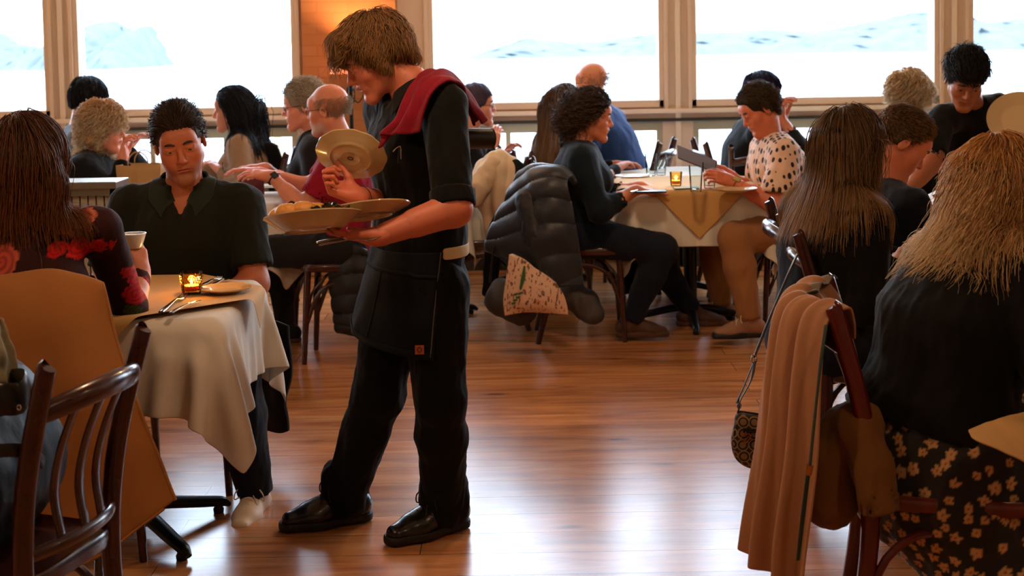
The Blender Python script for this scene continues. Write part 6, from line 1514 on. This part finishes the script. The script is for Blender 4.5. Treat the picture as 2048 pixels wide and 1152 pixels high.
# beige coat on the right front chair
def leveled(zs, near, mid, far):
    return [[np.array((near[i][0], near[i][1], z)), np.array(((near[i][0] + mid[i][0]) / 2 - .012, (near[i][1] + mid[i][1]) / 2, z)), np.array((mid[i][0], mid[i][1], z)), np.array(((far[i][0] + mid[i][0]) / 2 - .012, (far[i][1] + mid[i][1]) / 2, z)), np.array((far[i][0], far[i][1], z))] for i, z in enumerate(zs)]
zs = [.84, .885, .925, .895, .78, .60, .42, .33]
near = [(.785, 3.24), (.78, 3.22), (.76, 3.20), (.70, 3.18), (.675, 3.15), (.660, 3.12), (.640, 3.12), (.635, 3.12)]
mid = [(.74, 3.36), (.72, 3.36), (.68, 3.35), (.63, 3.34), (.605, 3.32), (.585, 3.30), (.560, 3.30), (.550, 3.30)]
far = [(.83, 3.56), (.82, 3.57), (.78, 3.58), (.735, 3.60), (.70, 3.58), (.655, 3.56), (.62, 3.52), (.60, 3.50)]
X = loft(leveled(zs, near, mid, far), 90, 110); n_ = sheet_normals(X); u = np.linspace(0, 1, 90)[:, None]; v = np.linspace(0, 1, 110)[None, :]
sg = np.sin(v * 31 + .8 * np.sin(u * 4)) + .4 * np.sin(v * 57 + 2); am = .005 + .016 * np.clip((u - .25) / .6, 0, 1)
X = X + n_ * (am * sg)[..., None]; X[-1] += 0; X[..., 2] -= .05 * np.clip((u - .6) / .4, 0, 1) * (1 - v) * 1.0
ct = thing('coat', 'beige pleated coat hanging from the red-brown chair back at right', 'coat', X.mean((0, 1)))
sheet('coat_body', X, M_beige, ct, thick=.006, sub=1, origin=np.array(ct['org']))
S1 = [rc(W(1650, 905, 3.28), W(1690, 850, 3.26), .042, .046, k=.03), rc(W(1690, 850, 3.26), W(1722, 850, 3.22), .046, .042, k=.03), rc(W(1722, 850, 3.22), W(1744, 935, 3.18), .040, .042, k=.03), rc(W(1744, 935, 3.18), W(1762, 1025, 3.16), .042, .046, k=.02, fb=True), rc(W(1755, 990, 3.17), W(1764, 1040, 3.16), .038, .041, k=.003, op='-'),
      rc(W(1650, 905, 3.28), W(1660, 1000, 3.30), .055, .065, k=.04)]
V, F = sdf_mesh(S1, .007); V = wrinkle(V, F, .010, 10, 2); link_mesh('sleeve', V, F, cl('ochre coat sleeve', (122, 84, 42), sheen=.3), ct)
X2 = X.copy() + np.array([.045, .01, 0]); X2 = X2[26:, 60:]; sheet('lining', X2, M_lining, ct, thick=.004, sub=0, origin=np.array(ct['org']))
# green cord with brass clasp
t = thing('lanyard', 'thin green strap with brass clasp hanging from the right front chair', 'strap', W(1640, 660, 3.12))
MB().tube([W(1652, 650, 3.14), W(1642, 720, 3.10), W(1630, 830, 3.09), W(1620, 930, 3.08)], .0042, 8, sq=(1, .6)).build('strap', mat('green webbing', (42, 62, 50), rough=.8), t)
MB().tube([W(1620, 930, 3.08), W(1617, 950, 3.08)], [.008, .006], 10, sub=2).build('clasp', mat('brass', (190, 130, 60), metal=1, rough=.3), t)
MB().tube([W(1616, 950, 3.08), W(1606, 1030, 3.09), W(1596, 1120, 3.10)], [.007, .008, .006], 8, sq=(1, .5)).build('lower_strap', mat('green webbing', (1, 1, 1)), t)
# monogram handbag on a thin strap
def monogram():
    m = bpy.data.materials.new('tan canvas with black ring pattern'); m.use_nodes = True; t = m.node_tree; N = t.nodes; L = t.links; b = N['Principled BSDF']
    co = N.new('ShaderNodeTexCoord').outputs['Object']; v = N.new('ShaderNodeTexVoronoi'); v.inputs['Scale'].default_value = 30; v.inputs['Randomness'].default_value = .12; L.new(co, v.inputs[0])
    r = N.new('ShaderNodeValToRGB'); r.color_ramp.interpolation = 'CONSTANT'; e = r.color_ramp.elements; e[0].color = srgb(128, 100, 66); e[1].position = .30; e[1].color = srgb(22, 18, 16); x = e.new(.44); x.color = srgb(138, 108, 72); x = e.new(.56); x.color = srgb(30, 24, 20)
    L.new(v.outputs['Distance'], r.inputs[0]); L.new(r.outputs[0], b.inputs['Base Color']); b.inputs['Roughness'].default_value = .7; return m
bx = W(1505, 885, 4.12)
t = thing('handbag', 'small patterned canvas handbag with heart charm hanging by a long strap', 'handbag', bx)
sc = 4.12 / 2844
def bq(px, py, dy=0): return W(px, py, 4.12 + dy)
out = [(1476, 826), (1530, 833), (1575, 838), (1578, 880), (1574, 925), (1552, 942), (1520, 941), (1488, 932), (1468, 912), (1462, 880), (1468, 850)]
C = catmull(np.array([[a, b, 0] for a, b in out + out[:3]]), 4)[4:4 * 12, :2]; cc = C.mean(0); V = []; F = []; n = len(C)
for f, dy in ((0, -.030), (.7, -.030), (.92, -.024), (1, -.010), (1, .010), (.92, .024), (.7, .030), (0, .030)):
    for (a, b) in C: V.append(bq(cc[0] + (a - cc[0]) * f, cc[1] + (b - cc[1]) * f, dy))
for j in range(7):
    for i in range(n): F.append((j * n + i, j * n + (i + 1) % n, (j + 1) * n + (i + 1) % n, (j + 1) * n + i))
link_mesh('bag_body', V, F, monogram(), t)
M_blk_leather = mat('black strap leather', (16, 14, 14), rough=.35, spec=.5)
MB().tube([bq(1474, 827, -.004), bq(1530, 834, -.004), bq(1576, 839, -.004)], .006, 8, sq=(1, 1.6)).build('top_trim', M_blk_leather, t)
MB().tube([bq(1486, 860, -.031), bq(1530, 864, -.031), bq(1572, 866, -.030)], .006, 8, sq=(1, 1)).build('zip_pocket', M_blk_leather, t)
MB().tube([W(1595, 508, 4.42), W(1578, 545, 4.34), W(1555, 600, 4.26), W(1530, 660, 4.18), W(1508, 715, 4.12)], .0045, 8, sq=(1, .35)).build('strap', M_blk_leather, t)
MB().tube([W(1510, 722, 4.12), W(1502, 760, 4.10), W(1481, 800, 4.10), W(1478, 815, 4.10)], .0048, 8, sq=(1, .4)).build('strap_loop', M_blk_leather, t)
MB().tube([W(1508, 722, 4.13), W(1488, 772, 4.13), W(1476, 800, 4.13), W(1478, 815, 4.12)], .0048, 8, sq=(1, .4)).build('strap_loop', M_blk_leather, t)
MB().tube([bq(1508 + 5 * math.cos(a), 718 + 9 * math.sin(a)) for a in np.linspace(0, 6.28, 11)[:-1]], .0024, 8, closed=True, sub=2).build('buckle', M_steel, t)
MB().tube([bq(1478 + 4 * math.cos(a), 812 + 5 * math.sin(a)) for a in np.linspace(0, 6.28, 11)[:-1]], .0022, 8, closed=True, sub=2).build('ring', M_steel, t)
MB().tube([bq(1478, 817), bq(1474, 830)], .005, 8, sq=(1, .5), sub=1).build('strap_tab', M_blk_leather, t)
hrt = []
for a in np.linspace(0, 2 * math.pi, 33)[:-1]:
    xx = 16 * math.sin(a) ** 3; yy = 13 * math.cos(a) - 5 * math.cos(2 * a) - 2 * math.cos(3 * a) - math.cos(4 * a); hrt.append(bq(1492 + xx * .60, 875 - yy * .68, -.036))
hm = MB().tube(hrt, .0018, 8, closed=True, sub=1).build('heart_charm', mat('copper charm', (200, 116, 70), metal=1, rough=.25), t)
MB().tube([bq(1491, 858, -.034), bq(1492, 869, -.036)], .0016, 6, sub=2).build('charm_link', MATS['copper charm'], hm)

# leather bag and scarf on the left foreground chair
bc = np.array((-1.12, 2.93, .49))
t = thing('leather_bag', 'black leather bag on the seat of the left foreground chair', 'bag', bc)
P = [rc((-1.20, 2.84, .63), (-1.16, 3.10, .63), .155, .150, k=.08), rc((-1.20, 2.86, .80), (-1.17, 3.08, .78), .10, .095, k=.10)]
V, F = sdf_mesh(P, .009); V[:, 2] = np.maximum(V[:, 2], .487); V = wrinkle(V, F, .012, 6, 1); link_mesh('bag_body', V, F, mat('supple black leather', (13, 16, 16), rough=.5, bump=.25, bscale=70, spec=.2), t)
MB().tube([W(-40, 810, 2.78), W(0, 800, 2.74), W(42, 796, 2.76), W(50, 770, 2.80), W(20, 770, 2.86)], .020, 12, sq=(.35, 1.6), up=(0, 0, 1)).build('belt_strap', M_blk_leather, t)
MB().tube([W(-40, 905, 2.74), W(20, 900, 2.72), W(62, 905, 2.76), W(85, 925, 2.82)], .011, 10, sq=(.5, 1.3)).build('seam_strap', M_blk_leather, t)
for k in range(3): MB().tube([W(38 + 4 * math.cos(a), 815 + 5 * math.sin(a) + 0, 2.735) for a in np.linspace(0, 6.28, 9)[:-1]], .0012, 6, closed=True, sub=2).build('rivet', M_steel, t) if k == 0 else None
rows = [Wd([(-60, 640, 2.92), (-20, 628, 2.92), (4, 640, 2.92)]), Wd([(-60, 700, 2.86), (-10, 690, 2.84), (22, 700, 2.88)]), Wd([(-60, 770, 2.84), (0, 770, 2.80), (36, 780, 2.86)])]
X = loft(rows, 26, 30); n_ = sheet_normals(X); X = X + n_ * (.008 * noise3(X, 26) + .006 * np.sin(np.linspace(0, 14, 30))[None, :])[..., None]
tag(sheet('scarf', X, mat('olive patterned scarf', (112, 104, 78), rough=.9, var=.6, vscale=40), None, thick=.010, origin=X.mean((0, 1))), 'crumpled olive and cream scarf on the bag at the left edge', 'scarf')

# quilted jackets
def quilted(name, label, rows, m, nq, amp=.014, nu=90, nv=50, thick=.030, group='quilted jackets', hang=.005, diag=0.0):
    X = loft(rows, nu, nv); n_ = sheet_normals(X); u = np.linspace(0, 1, nu)[:, None]; v = np.linspace(0, 1, nv)[None, :]
    c_ = X.mean((0, 1)); s_ = np.sign((n_ * np.array((0, -1, 0))).sum(-1).mean()) or 1
    X = X + n_ * s_ * (amp * np.abs(np.sin(math.pi * nq * (u + diag * v))) ** .55 + .010 * noise3(X, 9) * 1.0)[..., None]
    t = thing(name, label, 'jacket', X.mean((0, 1)), group); sheet('jacket_body', X, m, t, thick=thick, sub=0, origin=np.array(t['org'])); return t, X
M_puff = mat('slate nylon', (20, 25, 37), rough=.45, bump=.3, bscale=60, sheen=.2, spec=.4); M_puff2 = mat('dark nylon', (24, 24, 28), rough=.5, bump=.3, bscale=60, spec=.4)
pj, X = quilted('puffer_jacket', 'slate quilted puffer jacket hung on the chair of the curly-haired woman',
        [Wd([(1085, 372, 7.30), (1110, 356, 7.26), (1140, 358, 7.20), (1160, 380, 7.16)]), Wd([(1048, 350, 7.16), (1075, 338, 7.12), (1110, 342, 7.06), (1135, 360, 7.02)]), Wd([(1022, 385, 7.12), (1060, 370, 7.04), (1100, 372, 6.98), (1140, 400, 6.98)]),
         Wd([(1000, 430, 7.14), (1045, 420, 7.02), (1095, 425, 6.94), (1150, 455, 6.96)]), Wd([(978, 475, 7.16), (1035, 480, 7.02), (1090, 500, 6.92), (1160, 520, 6.96)]), Wd([(975, 500, 7.16), (1050, 545, 7.02), (1110, 572, 6.92), (1165, 570, 6.96)])], M_puff, 6, diag=.25)
V, F = sdf_mesh([rc(W(1072, 470, 6.98), W(1100, 560, 6.94), .060, .045, k=.03), rc(W(1100, 560, 6.94), W(1112, 600, 6.94), .045, .018, k=.02), rc(W(1055, 400, 7.02), W(1072, 470, 6.98), .055, .06, k=.03)], .008); V = wrinkle(V, F, .012, 12, 0); link_mesh('sleeve', V, F, M_puff2, pj)
pj2, X = quilted('padded_jacket', 'dark padded jacket hung on the chair of the man in crimson', [Wd([(668, 500, 6.86), (700, 488, 6.82), (735, 500, 6.80)]), Wd([(665, 560, 6.84), (700, 560, 6.76), (745, 570, 6.76)]), Wd([(672, 625, 6.84), (705, 635, 6.76), (745, 640, 6.76)]), Wd([(680, 660, 6.86), (705, 668, 6.80), (740, 665, 6.80)])], M_puff2, 6, nu=60, nv=30, diag=.1)
# cream coat
rows = [Wd([(948, 365, 7.78), (975, 330, 7.74), (1010, 325, 7.72), (1030, 345, 7.68)]), Wd([(952, 330, 7.66), (985, 308, 7.62), (1018, 312, 7.58), (1040, 335, 7.56)]), Wd([(940, 375, 7.60), (980, 360, 7.54), (1010, 365, 7.50), (1030, 385, 7.50)]), Wd([(965, 430, 7.60), (985, 432, 7.54), (1008, 432, 7.50), (1022, 425, 7.50)]), Wd([(975, 480, 7.60), (988, 478, 7.54), (1002, 476, 7.50), (1015, 470, 7.50)])]
X = loft(rows, 50, 40); n_ = sheet_normals(X); X = X + n_ * (.018 * noise3(X, 9) + .010 * np.sin(np.linspace(0, 16, 40))[None, :])[..., None]
ct = thing('coat', 'cream coat bunched over the chair back just right of the waiter', 'coat', X.mean((0, 1))); sheet('coat_body', X, cl('cream wool', (214, 190, 160), sheen=.4), ct, thick=.022, sub=1, origin=np.array(ct['org']))
V, F = sdf_mesh([rc(W(992, 330, 7.6), W(955, 375, 7.52), .07, .055, k=.03), rc(W(955, 375, 7.52), W(940, 408, 7.50), .055, .045, k=.02, fb=True)], .01); V = wrinkle(V, F, .014, 12, 1); link_mesh('sleeve', V, F, MATS['cream wool'], ct)
rows = [Wd([(1020, 320, 7.56), (1035, 318, 7.52), (1052, 332, 7.48)]), Wd([(1000, 400, 7.54), (1030, 400, 7.48), (1050, 400, 7.44)]), Wd([(975, 470, 7.50), (995, 468, 7.46), (1010, 470, 7.44)]), Wd([(966, 590, 7.48), (978, 600, 7.44), (990, 598, 7.42)])]
X = loft(rows, 40, 24); n_ = sheet_normals(X); X = X + n_ * (.012 * noise3(X, 11))[..., None]
tag(sheet('cardigan', X, C_black, None, thick=.02, origin=X.mean((0, 1))), 'black cardigan hanging between the cream coat and the quilted jacket', 'cardigan')
# tote bag
rows = [Wd([(1022, 508, 6.93), (1050, 520, 6.90), (1075, 540, 6.88), (1112, 565, 6.88)]), Wd([(1017, 560, 6.93), (1045, 565, 6.88), (1085, 578, 6.86), (1125, 590, 6.88)]), Wd([(1012, 600, 6.93), (1040, 604, 6.88), (1085, 606, 6.86), (1132, 610, 6.88)]), Wd([(1012, 630, 6.93), (1055, 618, 6.90), (1100, 620, 6.88), (1136, 628, 6.88)])]
X = loft(rows, 36, 44)
def tote_mat():
    m = bpy.data.materials.new('printed natural canvas'); m.use_nodes = True; t = m.node_tree; N = t.nodes; L = t.links; b = N['Principled BSDF']
    co = N.new('ShaderNodeTexCoord').outputs['Object']; mp = N.new('ShaderNodeMapping'); mp.inputs['Scale'].default_value = (90, 90, 36); L.new(co, mp.inputs[0]); n = N.new('ShaderNodeTexNoise'); n.inputs['Scale'].default_value = 1; n.inputs['Detail'].default_value = 3; L.new(mp.outputs[0], n.inputs[0])
    r = N.new('ShaderNodeValToRGB'); r.color_ramp.interpolation = 'CONSTANT'; r.color_ramp.elements[0].color = srgb(120, 84, 72); r.color_ramp.elements[1].position = .42; r.color_ramp.elements[1].color = srgb(216, 178, 150); L.new(n.outputs[0], r.inputs[0]); L.new(r.outputs[0], b.inputs['Base Color']); b.inputs['Roughness'].default_value = .85; return m
t = thing('tote_bag', 'pink-beige printed canvas tote bag hanging below the quilted jacket', 'bag', X.mean((0, 1))); sheet('bag_body', X, tote_mat(), t, thick=.045, sub=0, origin=np.array(t['org']))
M_green = mat('green print', (46, 92, 40), rough=.8)
MB().tube([W(1049, 532, 6.855), W(1046, 556, 6.850), W(1041, 578, 6.845)], [.005, .010, .006], 8, sq=(1, .2), up=(0, 1, 0)).build('green_stroke', M_green, t)
for (px, py) in ((1031, 590), (1036, 596), (1030, 602), (1041, 588), (1027, 608)): MB().tube([W(px - 4, py, 6.845), W(px + 4, py - 3, 6.845)], .005, 6, sq=(1, .2), up=(0, 1, 0), sub=1).build('green_letter', M_green, t)
MB().tube([W(1075 + 6 * math.cos(a * 2.513), 603 + 6 * math.sin(a * 2.513), 6.83) for a in range(5)], .0028, 6, closed=True, sub=1, sq=(1, .3)).build('orange_star', mat('orange print', (210, 80, 40), rough=.8), t)
# two grey bags on the floor side
for (lab, prims, mm) in (('dark grey handbag hanging behind the printed tote bag', [rc(W(1000, 600, 7.08), W(1045, 622, 7.04), .075, .070, k=.05), rc(W(1005, 580, 7.10), W(1030, 600, 7.06), .06, .06, k=.04)], mat('dark grey bag cloth', (46, 44, 46), rough=.6)),
                         ('grey shoulder bag under the chair of the curly-haired woman', [rc(W(1150, 600, 7.34), W(1185, 628, 7.30), .065, .055, k=.04), rc(W(1140, 590, 7.36), W(1175, 600, 7.32), .05, .05, k=.04)], mat('mid grey bag cloth', (78, 74, 74), rough=.7))):
    V, F = sdf_mesh(prims, .009); V = wrinkle(V, F, .010, 9, 0); c_ = V.mean(0); t = thing('shoulder_bag', lab, 'bag', c_); link_mesh('bag_body', V, F, mm, t)
    top = V[V[:, 2].argmax()]; MB().tube([top + np.array(q) for q in ((-.05, 0, -.02), (-.03, 0, .14), (.0, 0, .20), (.03, 0, .14), (.05, 0, -.02))], .006, 8).build('strap', M_blk_leather, t)
# jacket on the chair of the woman in beige, coat behind the man in the polo, jacket bits
def hung(label, rows, m, name='jacket', thick=.02, amp=.012, sc_=10):
    X = loft(rows, 36, 26); n_ = sheet_normals(X); X = X + n_ * (amp * noise3(X, sc_))[..., None]
    return tag(sheet(name, X, m, None, thick=thick, origin=X.mean((0, 1))), label, 'jacket')
hung('black jacket over the chair back of the woman in beige', [Wd([(520, 300, 8.42), (540, 292, 8.38), (556, 296, 8.30)]), Wd([(512, 302, 8.34), (535, 290, 8.28), (556, 296, 8.22)]), Wd([(505, 345, 8.34), (535, 335, 8.26), (570, 345, 8.20)]), Wd([(505, 390, 8.34), (540, 390, 8.26), (580, 390, 8.20)])], C_black)
hung('black coat hanging down from the chair of the man in the polo shirt', [Wd([(515, 640, 5.20), (550, 640, 5.14), (578, 650, 5.10)]), Wd([(515, 730, 5.18), (552, 730, 5.10), (584, 740, 5.08)]), Wd([(525, 800, 5.18), (555, 800, 5.10), (574, 800, 5.08)]), Wd([(535, 862, 5.18), (560, 866, 5.12), (578, 862, 5.10)])], C_black)
hung('hood of the black top at the neck of the blonde woman on the left', [Wd([(150, 292, 7.18), (175, 300, 7.06), (205, 318, 7.02)]), Wd([(142, 310, 7.16), (170, 325, 7.02), (205, 338, 6.98)]), Wd([(140, 335, 7.16), (168, 352, 7.02), (200, 360, 6.98)])], C_hood, name='hood') if False else None

# slatted partition with a metal top
t = thing('slatted_partition', 'low white slatted partition with a metal-capped top at the left', 'partition', (-2.2, 5.85, 0))
M_slat = mat('white painted slats', (206, 198, 178), rough=.5); M_cap = mat('brushed metal cap', (150, 146, 136), rough=.3, metal=.8)
top = W(190, 362, 5.85)[2]
MB().box((-2.25, 5.90, top - .015), (1.25, .20, .03), bev=.004).build('top_cap', M_cap, t, smooth=False)
mb = MB(); mb.box((-2.25, 5.94, (top - .03) / 2), (1.19, .06, top - .03))
for k in range(36): mb.box((-2.85 + .0335 * k, 5.89, (top - .09) / 2 + .03), (.027, .05, top - .09))
mb.build('slats', M_slat, t, smooth=False)
fr = MB()
for (x0, x1, z0, z1) in ((-1.66, -1.63, 0, top - .03), (-2.87, -2.84, 0, top - .03)): fr.box(((x0 + x1) / 2, 5.86, (z0 + z1) / 2), (x1 - x0, .06, z1 - z0))
fr.box((-2.25, 5.86, top - .045), (1.24, .06, .03)); fr.build('frame', M_cap, t, smooth=False)
# floor lamp at the brick pier
lx, ly = W(702, 200, 9.25)[0], 9.25; zs_ = W(702, 147, 9.25)[2]
t = thing('floor_lamp', 'black wrought iron floor lamp with lit pink shade before the brick pier', 'lamp', (lx, ly, 0))
MB().tube([(lx, ly, .02), (lx, ly, zs_ + .02)], .013, 12, sub=2).build('pole', M_blackm, t); MB().lathe([(0, 0), (.14, 0), (.14, .012), (.03, .03), (.013, .05), (0, .05)], c=(lx, ly, 0), n=28).build('base', M_blackm, t)
MB().lathe([(.135, 0), (.075, .13), (.0735, .13), (.1335, 0)], c=(lx, ly, zs_), n=36).build('lamp_shade', mat('pink linen shade', (236, 186, 160), rough=.8, trans=.6), t)
for k in range(4):
    a = k * 1.571 + .4; c, s = math.cos(a), math.sin(a)
    MB().tube([(lx + c * r_, ly + s * r_, zs_ + h_) for r_, h_ in ((.012, -.16), (.05, -.19), (.085, -.14), (.07, -.09), (.045, -.11))], .0045, 8).build('scroll_arm', M_blackm, t)
d = bpy.data.lights.new('lamp_bulb', 'POINT'); d.energy = 40; d.color = (1.0, .60, .30); d.shadow_soft_size = .03; o = bpy.data.objects.new('lamp_bulb', d); COL.objects.link(o); o.location = (0, 0, zs_ + .05); o.parent = t
